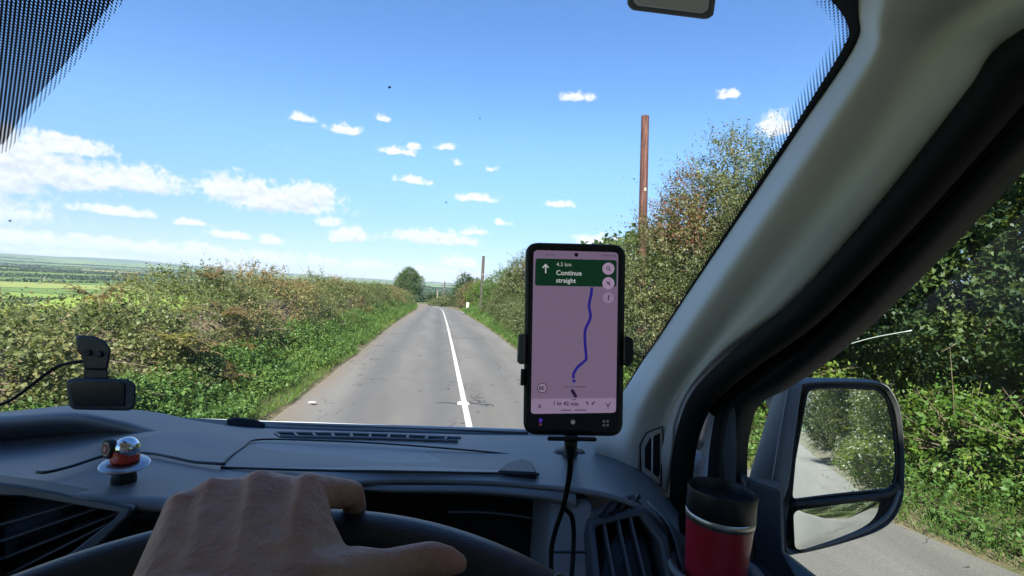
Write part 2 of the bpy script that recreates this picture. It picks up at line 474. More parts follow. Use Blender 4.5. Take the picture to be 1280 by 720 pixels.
def verge(k, b, pos):
    n = k.noise(pos, 3.0, 5, .65); n2 = k.noise(pos, 40, 3, .7)
    c = k.ramp(n, [(.3, (.05, .08, .02)), (.5, (.11, .10, .05)), (.62, (.20, .165, .10)), (.8, (.08, .11, .025))])
    k.link(k.mix(k.math('MULTIPLY', n2, .5), c, (.09, .07, .045)), b.inputs['Base Color'])
    k.link(k.n('ShaderNodeBump', ins={'Strength': .8, 'Distance': .02, 'Height': n2}).outputs[0], b.inputs['Normal'])
M_VERGE = surf_mat('grassy_earth', verge)
def verge_strip(E, sgn, wdt, name, label):
    rows = []
    for i in range(len(E)):
        ws = np.array([-.12, 0.05, .35, 1.0, 1.9, wdt]) * sgn
        zz = np.array([-.03, 0.018, .07, .14, .2, .1])
        q = E[i] + RNor[i] * ws[:, None]
        jit = vnoise(np.column_stack([q, q[:, 0] * 0]), 1.3, 5) * .06 - .03
        q = q + RNor[i] * (jit * sgn)[:, None] * 2
        rows.append(np.column_stack([q, zr(q[:, 1]) + zz + jit * (ws * sgn > .1)]))
    return tag(MB().grid(np.array(rows)).build(name, M_VERGE, smooth=True, origin=(0, 0, 0)), label, None, None, 'structure')
verge_strip(LE, -1, 5.5, 'verge', 'grassy earth bank along the left road edge')
verge_strip(RE, 1, 7.5, 'verge', 'grassy earth bank along the right road edge')

# ------------------------------------------------------------------ foliage
def leaf_mesh(name, Pb, A, N, L, Wd, tint, M, parent=None, extra=None, origin=None):
    """diamond leaves folded along the midrib; Pb base, A axis, N normal"""
    n = len(Pb)
    A = A / (np.linalg.norm(A, axis=1)[:, None] + 1e-9)
    S = np.cross(A, N); S /= np.linalg.norm(S, axis=1)[:, None] + 1e-9
    Nn = np.cross(S, A)
    L = L[:, None]; Wd = Wd[:, None]
    v = np.empty((n, 4, 3))
    v[:, 0] = Pb
    v[:, 1] = Pb + A * L * .45 + S * Wd * .5 + Nn * Wd * .16
    v[:, 2] = Pb + A * L - Nn * L * .12
    v[:, 3] = Pb + A * L * .45 - S * Wd * .5 + Nn * Wd * .16
    V = v.reshape(-1, 3); nf = n
    loops = np.arange(4 * n); starts = np.arange(n) * 4; tot = np.full(n, 4)
    tv = np.repeat(tint, 4)
    mi = np.zeros(n, np.int32)
    if extra is not None and len(extra.v):      # twigs, stems in a second slot
        ev = np.array(extra.v); base = len(V)
        V = np.concatenate([V, ev]); tv = np.concatenate([tv, np.zeros(len(ev))])
        fl = [np.array(f) + base for f in extra.f]
        lens = np.array([len(f) for f in fl])
        starts = np.concatenate([starts, 4 * n + np.concatenate([[0], np.cumsum(lens)[:-1]])])
        tot = np.concatenate([tot, lens]); loops = np.concatenate([loops] + fl)
        mi = np.concatenate([mi, np.ones(len(fl), np.int32)])
    me = bpy.data.meshes.new(name)
    me.vertices.add(len(V)); me.loops.add(len(loops)); me.polygons.add(len(starts))
    me.vertices.foreach_set('co', V.astype(np.float32).ravel())
    me.loops.foreach_set('vertex_index', loops.astype(np.int32))
    me.polygons.foreach_set('loop_start', starts.astype(np.int32))
    me.polygons.foreach_set('material_index', mi)
    at = me.attributes.new('tint', 'FLOAT', 'POINT')
    at.data.foreach_set('value', np.clip(tv, 0, 1).astype(np.float32))
    me.materials.append(M); me.materials.append(M_TWIG)
    me.update(calc_edges=True)
    return link_mesh(name, me, parent, origin)

M_TWIG = mat('twig_bark', (.17, .13, .085), .9, var=.3, vscale=20)
M_BARK = mat('grey_bark', (.13, .11, .085), .95, bump=.8, bscale=40, var=.35, vscale=9)

def unit(v): return v / (np.linalg.norm(v, axis=-1, keepdims=True) + 1e-9)
def sprig_leaves(rng, B, D, Ls, nl, size, tint0, droop=.15, aspect=.6):
    """B (M,3) start, D (M,3) direction, Ls (M,) length -> arrays for leaf_mesh"""
    Mn = len(B)
    t = (np.arange(nl) + rng.random((Mn, nl))) / nl
    D = unit(D)
    pos = B[:, None] + D[:, None] * (t * Ls[:, None])[..., None]
    pos[..., 2] -= droop * (t ** 2) * Ls[:, None]
    side = unit(np.cross(D, rng.normal(size=(Mn, 3))))
    side2 = np.cross(D, side)
    ang = np.arange(nl) * 2.4 + rng.random((Mn, 1)) * 6.28
    rad_ = side[:, None] * np.cos(ang)[..., None] + side2[:, None] * np.sin(ang)[..., None]
    A = unit(rad_ + D[:, None] * .55 + rng.normal(size=(Mn, nl, 3)) * .35 - np.array([0, 0, .1]))
    N = unit(np.array([0, 0, 1.0]) + rng.normal(size=(Mn, nl, 3)) * .55 + D[:, None] * .35)
    L = size * (0.6 + .8 * rng.random((Mn, nl))) * (1.1 - .4 * t)
    tint = tint0[:, None] + rng.normal(size=(Mn, nl)) * .07
    f = lambda a: a.reshape(-1, 3)
    return f(pos), f(A), f(N), L.ravel(), L.ravel() * aspect * (.8 + .4 * rng.random(Mn * nl)), tint.ravel()

def cat_arr(l): return [np.concatenate(q) for q in zip(*l)]

G_HEDGE = leaf_mat('bramble_leaves', [(0, (.026, .042, .016)), (.2, (.062, .09, .032)), (.42, (.12, .145, .052)), (.6, (.185, .185, .072)), (.74, (.21, .175, .075)), (.88, (.20, .125, .06)), (1, (.31, .235, .12))])
G_HAW = leaf_mat('hawthorn_leaves', [(0, (.022, .038, .014)), (.3, (.062, .084, .03)), (.55, (.12, .137, .056)), (.75, (.185, .185, .085)), (.88, (.14, .07, .04)), (1, (.20, .06, .045))])
G_DARK = leaf_mat('dark_tree_leaves', [(0, (.014, .032, .015)), (.4, (.032, .066, .024)), (.7, (.075, .12, .03)), (1, (.17, .21, .045))])
G_BRIGHT = leaf_mat('bright_leaves', [(0, (.03, .07, .015)), (.4, (.06, .13, .02)), (.7, (.12, .19, .03)), (1, (.22, .26, .05))])
G_NETTLE = leaf_mat('nettle_leaves', [(0, (.03, .07, .018)), (.4, (.075, .15, .032)), (.75, (.135, .215, .05)), (1, (.25, .265, .09))])
G_GRASS = leaf_mat('grass_blades', [(0, (.04, .09, .02)), (.5, (.09, .16, .03)), (.8, (.17, .2, .05)), (1, (.32, .27, .12))])
G_FERN = leaf_mat('bracken_fronds', [(0, (.05, .09, .02)), (.4, (.13, .15, .03)), (.65, (.24, .20, .05)), (.85, (.22, .12, .055)), (1, (.15, .075, .045))])
G_TREE = leaf_mat('round_tree_leaves', [(0, (.024, .05, .018)), (.5, (.06, .105, .032)), (1, (.12, .17, .05))])
G_FAR = leaf_mat('far_tree_leaves', [(0, (.014, .03, .013)), (.5, (.03, .052, .02)), (1, (.06, .08, .03))], trans=.15)

def shrub(name, label, cat, lobes, nspr, nl, size, M, seed, group=None, spr=(.25, .6), tintc=(.45, .22), red=None, trunk=None, twig=True, fill=.35, aspect=.6, upw=.5, crown_part=True, tscale=1.6):
    rng = np.random.default_rng(seed)
    lobes = np.array(lobes, float)
    vol = (lobes[:, 3] * lobes[:, 4] * lobes[:, 5]) ** (2 / 3)
    which = rng.choice(len(lobes), nspr, p=vol / vol.sum())
    d = unit(rng.normal(size=(nspr, 3)))
    shell = np.where(rng.random(nspr) < fill, rng.random(nspr) ** .4 * .85, .72 + .22 * rng.random(nspr))
    c, r = lobes[which, :3], lobes[which, 3:6]
    B = c + d * r * shell[:, None]
    n1 = fbm(B, tscale, seed, 3)
    B = B + d * r * ((n1 - .5) * .55)[:, None]
    keep = vnoise(B, 2.1 * tscale / 1.6, seed + 9) > .27
    gz = hz(B[:, 0], B[:, 1])
    keep &= B[:, 2] > gz + .02
    B, d, n1 = B[keep], d[keep], n1[keep]
    D = d * np.array([1, 1, .8]) + rng.normal(size=B.shape) * .45 + np.array([0, 0, upw])
    Ls = rng.uniform(*spr, len(B)) * (1 + .8 * (rng.random(len(B)) < .08))
    t0 = tintc[0] + (vnoise(B, tscale * 1.1, seed + 4) - .5) * tintc[1] * 2 + rng.normal(size=len(B)) * .06
    if red is not None:
        rc, rr_ = np.array(red[:3]), red[3]
        q = np.exp(-((B - rc) ** 2).sum(1) / rr_ ** 2) * (vnoise(B, 3.0, seed + 7) > .42)
        t0 = t0 * (1 - q) + q * (.9 + .1 * rng.random(len(B)))
    arrs = sprig_leaves(rng, B, D, Ls, nl, size, t0, aspect=aspect)
    ex = MB()
    base = np.array(trunk[0]) if trunk else np.array([lobes[:, 0].mean(), lobes[:, 1].mean(), 0.])
    base[2] = float(hz(base[0], base[1])) - .1
    root = empty(name, base, label, cat, group)
    if twig:
        for i in rng.choice(len(B), min(len(B), 260), replace=False):
            e = B[i] + unit(D[i]) * Ls[i]; s = B[i] - d[i] * .35
            ex.tube([s, (s + e) / 2 + rng.normal(size=3) * .02, e], [.007, .005, .002], 4, cap=False)
    leaf_mesh('crown' if crown_part else 'foliage', *arrs, M, root, ex)
    tb = MB()
    r0 = trunk[1] if trunk else .05
    for lb in lobes:
        mid = base * .5 + lb[:3] * .5 + rng.normal(size=3) * .12
        mid2 = base * .2 + lb[:3] * .8 + rng.normal(size=3) * .12
        tb.tube(catmull([base, mid * [1, 1, .9], mid2, lb[:3] + [0, 0, lb[5] * .6]], 9), np.linspace(r0, r0 * .2, 9), 7)
    tb.build('trunk' if trunk else 'stem', M_BARK, root, smooth=True)
    return root

# --- the left hedge: one tangled bank of bramble
def left_hedge():
    rng = np.random.default_rng(5)
    hy = [-8, 4, 7, 9.5, 11.5, 15, 22, 30, 45, 60, 80]
    hh = [1.04, 1.05, 1.10, 1.38, 1.62, 1.58, 1.68, 1.72, 1.72, 1.6, 1.55]
    n = 27000
    u = rng.random(n)
    y = 2.2 + (np.exp(u * math.log(80 / 6.)) - 1) * 6.0
    t = rng.random(n) ** .8
    H = np.interp(y, hy, hh)
    cx = np.interp(y, RC[:, 1][:150], RC[:, 0][:150])
    # profile: foot, face, shoulder, top, back
    px_ = np.interp(t, [0, .45, .6, .8, 1], [-2.85, -3.55, -3.95, -4.7, -5.9])
    pz_ = np.interp(t, [0, .45, .6, .8, 1], [.05, .72, .92, 1.0, .72])
    nx = np.interp(t, [0, .45, .6, .8, 1], [.95, .85, .6, .05, -.5]); nzz = np.sqrt(np.clip(1 - nx ** 2, .05, 1))
    B = np.stack([cx + px_, y, zr(y) + pz_ * H], -1)
    Nn = np.stack([nx, nx * 0, nzz], -1)
    lump = fbm(B, .9, 11, 3) - .5
    depth = -rng.random(n) ** 2 * .45
    B = B + Nn * (lump * 1.35 + depth)[:, None]
    keep = (vnoise(B, 2.2, 21) > .26) & (B[:, 2] > zr(y) + .02)
    B, Nn, y, t = B[keep], Nn[keep], y[keep], t[keep]; n = len(B)
    D = Nn + rng.normal(size=(n, 3)) * .5 + np.array([0, -.05, .35])
    scale = 1 + np.clip(y - 12, 0, 50) * .02
    Ls = rng.uniform(.12, .38, n) * (1 + 1.2 * (rng.random(n) < .05)) * scale
    t0 = .40 + (fbm(B, .8, 31, 3) - .5) * .75 + rng.normal(size=n) * .07
    dead = sstep(.55, .68, fbm(B, .7, 77, 2)); t0 = t0 * (1 - dead) + dead * (.75 + .2 * rng.random(n))
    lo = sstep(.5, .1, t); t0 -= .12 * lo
    nl = 9
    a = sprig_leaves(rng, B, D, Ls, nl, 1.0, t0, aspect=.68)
    sz = np.repeat(scale * rng.choice([.034, .050, .064], n, p=[.4, .4, .2]), nl)
    a = list(a); a[3] = a[3] * sz; a[4] = a[4] * sz
    ex = MB()
    near = np.where(y < 22)[0]
    for i in rng.choice(near, 420, replace=False):
        s = B[i] - unit(D[i]) * .3; e = s + unit(D[i] * [1, 1, .25] + rng.normal(size=3) * .35) * rng.uniform(.4, .9)
        mid = (s + e) / 2 + np.array([0, 0, .12])
        ex.tube(catmull([s, mid, e], 6), np.linspace(.006, .0025, 6), 4, cap=False)
    cen = np.array([-4, 12., 0]); root = empty('bramble_hedge', cen, 'long tangled bramble and bracken hedge bank along the left side of the road', 'hedge')
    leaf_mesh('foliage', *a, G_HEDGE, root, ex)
    ys = np.concatenate([np.arange(-6, 20, .5), np.arange(20, 84, 2.)])
    rows = []
    for yy in ys:
        q = []
        h = np.interp(yy, hy, hh); c = np.interp(yy, RC[:, 1][:150], RC[:, 0][:150])
        for fx, fz in ((-3.0, -.1), (-3.45, .35), (-3.9, .62), (-4.6, .72), (-5.5, .55), (-5.9, -.1)):
            pnt = np.array([c + fx, yy, zr(yy) + fz * h]); pnt[:] += (vnoise(pnt[None], 1.4, 3)[0] - .5) * .25
            q.append(pnt)
        rows.append(q)
    MB().grid(np.array(rows)).build('stem', M_TWIG, root, smooth=True)
left_hedge()

# --- bracken clumps leaning out of the hedge
def fern(loc, seed, n=8, ln=.8, tc=.6, label='', group='bracken ferns in the hedge'):
    rng = np.random.default_rng(seed)
    allv = []; ex = MB()
    for k in range(n):
        a = rng.uniform(0, 6.28); e = rng.uniform(.25, .9)
        d = np.array([math.cos(a) * .8 + .35, math.sin(a) * .9 - .25, e]); d /= np.linalg.norm(d)
        s = np.linspace(0, 1, 16); L = ln * rng.uniform(.55, 1.05)
        pts = np.array(loc) + d * L * s[:, None]; pts[:, 2] -= .45 * L * s ** 2
        ex.tube(pts, np.linspace(.005, .0015, 16), 4, cap=False)
        side = unit(np.cross(d, [0, 0, 1.]))
        for i in range(2, 16):
            pl = .30 * L * (1 - s[i]) ** .8 * min(1, s[i] * 4)
            for sg in (-1, 1):
                A = side * sg + d * .35 - np.array([0, 0, .12])
                allv.append((pts[i], unit(A) + rng.normal(size=3) * .12, unit(np.array([0, 0, 1.]) + rng.normal(size=3) * .3), pl * rng.uniform(.85, 1.1), .012 + .10 * pl, tc + rng.normal() * .12))
    arr = [np.array([q[i] for q in allv], float) for i in range(6)]
    root = empty('bracken_fern', loc, label, 'fern', group)
    leaf_mesh('frond', *arr, G_FERN, root, ex)
def hedge_pt(px, py, x0):
    r = ray(px, py); d = x0 / r[0]; return O + d * r
fern(hedge_pt(215, 425, -3.15), 1, 9, .75, .55, 'yellowing bracken fern leaning out of the hedge beside the dashcam')
fern(hedge_pt(240, 440, -3.05), 2, 7, .6, .62, 'yellow and brown bracken clump low in the left hedge, right of the larger fern')
fern(hedge_pt(225, 388, -3.6), 3, 7, .6, .5, 'yellow green bracken tuft near the hedge top above the other ferns')
fern(hedge_pt(275, 395, -3.5), 4, 9, .7, .9, 'dead brown bracken high in the hedge below its tallest bump')
fern(hedge_pt(262, 348, -4.1), 5, 9, .75, .95, 'rusty brown bracken on the top of the tallest hedge bump')
fern(hedge_pt(120, 372, -4.1), 6, 8, .7, .95, 'rusty dead bracken on the hedge top above the dashcam')
fern(hedge_pt(285, 470, -2.8), 7, 8, .55, .85, 'brown withered bracken at the hedge foot above the green verge')
fern(hedge_pt(305, 432, -3.2), 8, 8, .6, .75, 'tan bracken clump mid hedge where the green nettles begin')

# --- verge weeds and grass
def verge_plants():
    rng = np.random.default_rng(8)
    # left: nettles and cow parsley
    n = 15000
    y = 3.5 + (np.exp(rng.random(n) * math.log(75 / 5.)) - 1) * 5
    cx = np.interp(y, RC[:, 1][:150], RC[:, 0][:150]); le = np.interp(y, RC[:, 1][:150], ledge(RC[:, 1][:150]))
    off = rng.random(n) ** .8
    x = cx + le - .22 - off * 1.25 + (vnoise(np.stack([y, y * 0, y * 0], -1), .9, 4) - .5) * .35
    H = .10 + .62 * sstep(0, .75, off) * (.45 + .9 * vnoise(np.stack([x, y, x * 0], -1), 1.3, 6))
    B = np.stack([x, y, zr(y) + .05 + rng.random(n) * H * .8], -1)
    D = np.stack([rng.normal(size=n) * .45 + .3, rng.normal(size=n) * .45 - .1, np.full(n, .9)], -1)
    sc = 1 + np.clip(y - 12, 0, 50) * .025
    t0 = .45 + (fbm(B, 1.1, 3, 2) - .5) * .7
    a = list(sprig_leaves(rng, B, D, rng.uniform(.1, .28, n) * sc, 8, 1.0, t0, aspect=.62))
    s_ = np.repeat(sc * rng.choice([.035, .05, .062], n), 8); a[3] *= s_; a[4] *= s_
    l1 = a
    # right side weeds
    n = 9000
    y = -6 + (np.exp(rng.random(n) * math.log(66 / 6.)) - 1) * 6
    re = np.interp(y, RC[:, 1][:150], RC[:, 0][:150]) + redge(y)
    off = rng.random(n)
    x = re + .12 + off * 1.3 + (vnoise(np.stack([y, y * 0, y * 0], -1), 1.1, 14) - .5) * .3
    H = .08 + .55 * sstep(0, .8, off) * (.4 + .9 * vnoise(np.stack([x, y, x * 0], -1), 1.3, 16))
    B = np.stack([x, y, zr(y) + .05 + rng.random(n) * H * .8], -1)
    D = np.stack([rng.normal(size=n) * .45 - .3, rng.normal(size=n) * .45, np.full(n, .9)], -1)
    sc = 1 + np.clip(y - 12, 0, 50) * .025
    a = list(sprig_leaves(rng, B, D, rng.uniform(.1, .28, n) * sc, 8, 1.0, .4 + (fbm(B, 1.1, 13, 2) - .5) * .8, aspect=.6))
    s_ = np.repeat(sc * rng.choice([.035, .05, .062], n), 8); a[3] *= s_; a[4] *= s_
    return l1, a
va, vb = verge_plants()
tag(leaf_mesh('verge_weeds', *va, G_NETTLE), 'bright green nettles and weeds at the foot of the left hedge', None, None, 'stuff')
tag(leaf_mesh('verge_weeds', *vb, G_NETTLE), 'green weeds along the right road edge', None, None, 'stuff')
def grass():
    rng = np.random.default_rng(18); out = []
    for side in (-1, 1):
        n = 42000
        y = -3 + (np.exp(rng.random(n) * math.log(66 / 5.)) - 1) * 5 + (5 if side < 0 else 0)
        cx = np.interp(y, RC[:, 1][:150], RC[:, 0][:150])
        e = cx + (ledge(y) if side < 0 else redge(y))
        off = rng.random(n) ** 1.4
        x = e + side * (.02 + off * 1.2) + side * (vnoise(np.stack([y, y * 0, y * 0], -1), 1.6, 24) - .4) * .3
        B = np.stack([x, y, zr(y) + .02 + .08 * off], -1)
        A = np.stack([rng.normal(size=n) * .5, rng.normal(size=n) * .5, np.full(n, .9)], -1)
        N = rng.normal(size=(n, 3)); sc = 1 + np.clip(y - 10, 0, 60) * .03
        L = rng.uniform(.07, .22, n) * (.6 + off) * sc
        out.append((B, A, N, L, .007 * sc * (.7 + .6 * rng.random(n)) + 0 * L, .45 + (fbm(B, 1.2, 9, 2) - .5) * .9 + rng.normal(size=n) * .12))
    return cat_arr(out)
tag(leaf_mesh('grass', *grass(), G_GRASS), 'short grass on both road verges', None, None, 'stuff')

# --- right side: hawthorn, hedge, trees beside the window
shrub('hawthorn_bush', 'tall loose hawthorn bush with reddening tips in front of the brown pole', 'bush',
      [(3.85, 9.8, 1.3, .65, 1.1, 1.25), (4.35, 9.9, 2.4, .75, 1.1, 1.25), (4.95, 9.9, 3.1, .85, 1.2, 1.35), (5.55, 9.6, 3.9, .8, 1.2, 1.1), (4.7, 8.6, 1.2, .9, 1.2, 1.3), (5.5, 8.4, 2.4, .9, 1.2, 1.5), (3.7, 11.0, .9, .6, 1.1, 1.0)],
      11500, 10, .052, G_HAW, 41, spr=(.18, .62), tintc=(.48, .36), red=(4.4, 9.4, 3.4, 1.1), trunk=((4.8, 9.6, 0), .09), fill=.3)
shrub('roadside_hedge', 'low grey green hedge along the right road edge left of the phone', 'hedge',
      [(3.3 + .05 * i, 14 + 2.3 * i, .55 + .12 * (i % 3) - .05 * i, .75, 1.5, .95) for i in range(12)], 8000, 8, .065, G_HAW, 42, spr=(.15, .4), tintc=(.42, .2), twig=False, crown_part=False)
shrub('berry_bush', 'large rounded bush with red berry clusters left of the phone', 'bush',
      [(4.4, 28, 1.7, 1.2, 1.6, 1.7), (5.2, 29, 2.4, 1.3, 1.6, 1.7), (4.1, 30, 1.0, 1.0, 1.6, 1.2), (5.6, 27, 1.8, 1.2, 1.4, 1.6)], 5500, 8, .095, G_HAW, 43, spr=(.25, .6), tintc=(.4, .25), red=(4.5, 27.4, 2.6, .8), trunk=((5, 28.5, 0), .1))
shrub('hawthorn_bush', 'pale green bush on the right hedge line just right of the thin leaning pole', 'bush',
      [(4.2, 38, 1.3, 1.2, 1.8, 1.6), (5.2, 40, 1.6, 1.4, 1.8, 1.9), (5.0, 35, 1.2, 1.2, 1.6, 1.7)], 2600, 8, .10, G_BRIGHT, 44, spr=(.25, .6), tintc=(.35, .2), trunk=((4.7, 38, 0), .08))
shrub('roadside_shrub', 'yellow green shrub behind the thin leaning pole', 'bush',
      [(4.3, 60, .2, 1.3, 1.8, 1.8), (5.4, 61, .8, 1.3, 1.8, 1.9)], 1600, 8, .14, G_BRIGHT, 45, spr=(.3, .7), tintc=(.5, .2), trunk=((4.8, 60, 0), .08))
shrub('roadside_shrub', 'brownish shrub left of the white gatepost', 'bush',
      [(3.6, 68, .1, 1.4, 1.8, 1.7), (4.6, 69, .8, 1.5, 1.8, 1.8)], 1600, 8, .15, G_HAW, 46, spr=(.3, .7), tintc=(.72, .18), trunk=((4.1, 68, 0), .08))
shrub('dark_tree', 'dark green conical tree behind the brownish shrub', 'tree',
      [(3.4, 78, 0.3, 1.7, 2, 2.0), (3.6, 78, 2.0, 1.2, 1.6, 1.5), (4.6, 79, 1.2, 1.5, 1.8, 1.9)], 1700, 8, .17, G_DARK, 47, spr=(.3, .7), tintc=(.35, .2), trunk=((3.8, 78, 0), .12))
shrub('roadside_shrub', 'low olive shrub at the far left end of the right hedge row', 'bush',
      [(1.6, 84, -1.1, 1.6, 2, 1.1), (-.2, 87, -1.6, 1.4, 2, .9)], 1100, 8, .17, G_HAW, 48, spr=(.3, .7), tintc=(.45, .2), trunk=((.9, 85, 0), .06))
shrub('round_tree', 'lone round green tree standing beyond the bend of the road', 'tree',
      [(-8.6, 150, 1.6, 3.3, 3.6, 4.2), (-7.2, 149, 1.0, 2.9, 3.2, 3.4), (-10, 150, .8, 2.8, 3.0, 3.2), (-8.4, 150, 3.0, 2.6, 2.8, 2.9)], 5200, 8, .22, G_TREE, 49, spr=(.4, .9), tintc=(.5, .35), trunk=((-8.5, 150, 0), .3), fill=.25, tscale=.7)
# the dark trees next to the driver's window and behind
T1 = shrub('leafy_tree', 'dark dense tree filling the upper right side window, sky peeking through its top', 'tree',
      [(6.5, 5.6, 2.6, 1.4, 1.9, 1.7), (7.1, 6.6, 4.2, 1.6, 1.9, 1.5), (6.6, 4.2, 4.0, 1.3, 1.6, 1.2), (7.2, 4.0, 1.8, 1.5, 2.0, 1.6), (6.6, 6.9, 2.0, 1.4, 1.5, 1.7)],
      19000, 9, .062, G_DARK, 51, spr=(.2, .5), tintc=(.42, .35), trunk=((7.0, 5.4, 0), .14), fill=.4, group='dark trees along the right of the road')
T2 = shrub('leafy_tree', 'dark bushy tree just above the wing mirror, left part of the side window', 'tree',
      [(5.7, 8.8, 1.6, 1.2, 1.5, 1.7), (6.7, 9.2, 3.1, 1.4, 1.6, 1.6), (6.3, 10.2, 2.2, 1.2, 1.3, 1.6), (7.2, 8.0, 1.4, 1.3, 1.5, 1.5)],
      13000, 9, .058, G_DARK, 52, spr=(.22, .55), tintc=(.55, .35), trunk=((6.5, 9.2, 0), .12), fill=.4, group='dark trees along the right of the road')
LB = shrub('laurel_bush', 'sunlit yellow green bush behind the right of the wing mirror', 'bush',
      [(5.25, 4.6, .45, .55, .6, .5), (5.5, 3.9, .55, .5, .6, .5), (5.5, 5.4, .35, .5, .6, .5)], 1300, 9, .072, G_BRIGHT, 53, spr=(.2, .45), tintc=(.62, .3), fill=.3, upw=.3, group='low bushes by the right verge', crown_part=False, aspect=.5)
LB2 = shrub('laurel_bush', 'pale green low bush seen between the window frame and the wing mirror', 'bush',
      [(4.4, 7.4, .5, .6, .9, .6), (4.7, 8.2, .8, .6, .8, .7), (4.9, 6.8, .7, .6, .8, .7)], 1500, 9, .07, G_BRIGHT, 54, spr=(.2, .45), tintc=(.5, .3), fill=.3, upw=.3, group='low bushes by the right verge', crown_part=False)
def copy_tree(src, loc, rz, sc, label):
    r = src.copy(); COL.objects.link(r)
    r.location = loc; r.rotation_euler = (0, 0, rz); r.scale = (sc, sc, sc)
    for ch in list(src.children):
        c = ch.copy(); COL.objects.link(c); c.parent = r
    r['label'] = label
    return r
for (x, y, rz, sc, src, lab) in ((7.3, 1.2, 2.2, 1.0, T1, 'dark tree at the right end of the side window above the bright bush'),
    (5.3, -6, 1.0, 1.05, T2, 'first dark tree behind the van, on the right of the wing mirror glass'),
    (5.2, -11, 3.6, 1.0, T1, 'second dark tree behind the van, in the middle of the mirror glass'),
    (5.0, -17, .5, 1.1, T2, 'third dark tree behind the van, seen only in the mirror glass'),
    (5.0, -24, 5.0, 1.05, T1, 'fourth dark tree behind the van, seen only in the mirror glass'),
    (4.8, -34, 2.8, 1.2, T2, 'farthest dark tree behind the van, at the left of the mirror glass')):
    copy_tree(src, (x, y, -.1), rz, sc, lab)
for (x, y, rz, lab) in ((6.0, 1.2, 2.4, 'low bush by the right verge at the right picture edge'), (6.0, -2.4, 2.9, 'low bush just behind the van by the right verge'), (4.4, -5.5, .4, 'low bush by the verge at the right of the mirror glass'),
                        (3.9, -9, 4.0, 'low bush by the verge in the middle of the mirror glass'), (3.7, -13, 5.2, 'low bush by the verge at the left of the mirror glass'), (3.6, -19, 3.1, 'farthest low bush by the verge in the mirror glass')):
    copy_tree(LB if rz > 2 else LB2, (x, y, -.05), rz, 1.1, lab)

# --- far hedgerows and copses in the valley
def far_rows():
    rng = np.random.default_rng(77); segs = []
    for k in range(70):
        az_ = rng.uniform(-.95, .35); r0 = math.exp(rng.uniform(math.log(800), math.log(5500)))
        x, y = r0 * math.sin(az_), r0 * math.cos(az_)
        th = (-az_ if rng.random() < .8 else 1.07) + rng.normal() * .16; ln = rng.uniform(120, 420) * (1 + r0 / 1500)
        segs.append((x, y, th, ln, r0))
    out = []
    for x, y, th, ln, r0 in segs:
        n = int(ln * rng.uniform(2.0, 3.2)); s = rng.uniform(-.5, .5, n) * ln
        px_ = x + np.cos(th) * s + rng.normal(size=n) * 1.2; py_ = y + np.sin(th) * s + rng.normal(size=n) * 1.2
        h = 1.2 + 3.6 * np.clip(vnoise(np.stack([px_, py_, px_ * 0], -1), .04, 5) - .45, 0, 1) * 2
        z = hz(px_, py_) + rng.random(n) * h
        out.append(np.stack([px_, py_, z], -1))
    B = np.concatenate(out)
    d = np.hypot(B[:, 0], B[:, 1]); ok = (d > 640) & (B[:, 0] < 40 + .25 * B[:, 1]); B = B[ok]; n = len(B)
    A = unit(rng.normal(size=(n, 3))); N = unit(rng.normal(size=(n, 3)))
    L = rng.uniform(1.0, 2.2, n) * (1 + np.hypot(B[:, 0], B[:, 1]) / 1500)
    return B, A, N, L, L * .8, .45 + rng.normal(size=n) * .2
tag(leaf_mesh('far_hedgerows', *far_rows(), G_FAR), 'dark hedgerows and copses between the valley fields', None, None, 'stuff')
def row(name, label, a, b, n, h, size, seed, M=G_FAR):
    rng = np.random.default_rng(seed)
    t = rng.random(n); q = np.array(a) * (1 - t[:, None]) + np.array(b) * t[:, None] + rng.normal(size=(n, 2)) * .8
    hh = h * (.55 + .9 * vnoise(np.column_stack([q, q[:, 0] * 0]), .09, seed))
    B = np.column_stack([q, hz(q[:, 0], q[:, 1]) + rng.random(n) ** .8 * hh])
    root = empty(name, (q[:, 0].mean(), q[:, 1].mean(), float(hz(q[:, 0].mean(), q[:, 1].mean()))), label, 'hedge')
    leaf_mesh('foliage', B, unit(rng.normal(size=(n, 3))), unit(rng.normal(size=(n, 3)) + [0, 0, .5]), rng.uniform(.6, 1.4, n) * size, rng.uniform(.5, 1, n) * size, .5 + rng.normal(size=n) * .2, M, root)
row('light_block_hedge', 'tall dense dark hedge added behind the trees on the right of the road to block light', (9.6, -45), (8.8, 34), 30000, 5.2, .26, 9, G_DARK)  # added behind the sparse trees to stop light coming through them
row('field_hedge', 'dark hedge row just beyond the bend under the round tree', (-40, 128), (-3, 126), 2600, 1.6, .5, 1)
row('field_hedge', 'green hedge crossing behind the road bend right of the round tree', (-6, 160), (16, 170), 1500, 2.4, .6, 2)
row('field_hedge', 'olive field hedge below the bright green field', (-190, 165), (-70, 235), 2600, 3.2, .9, 3)

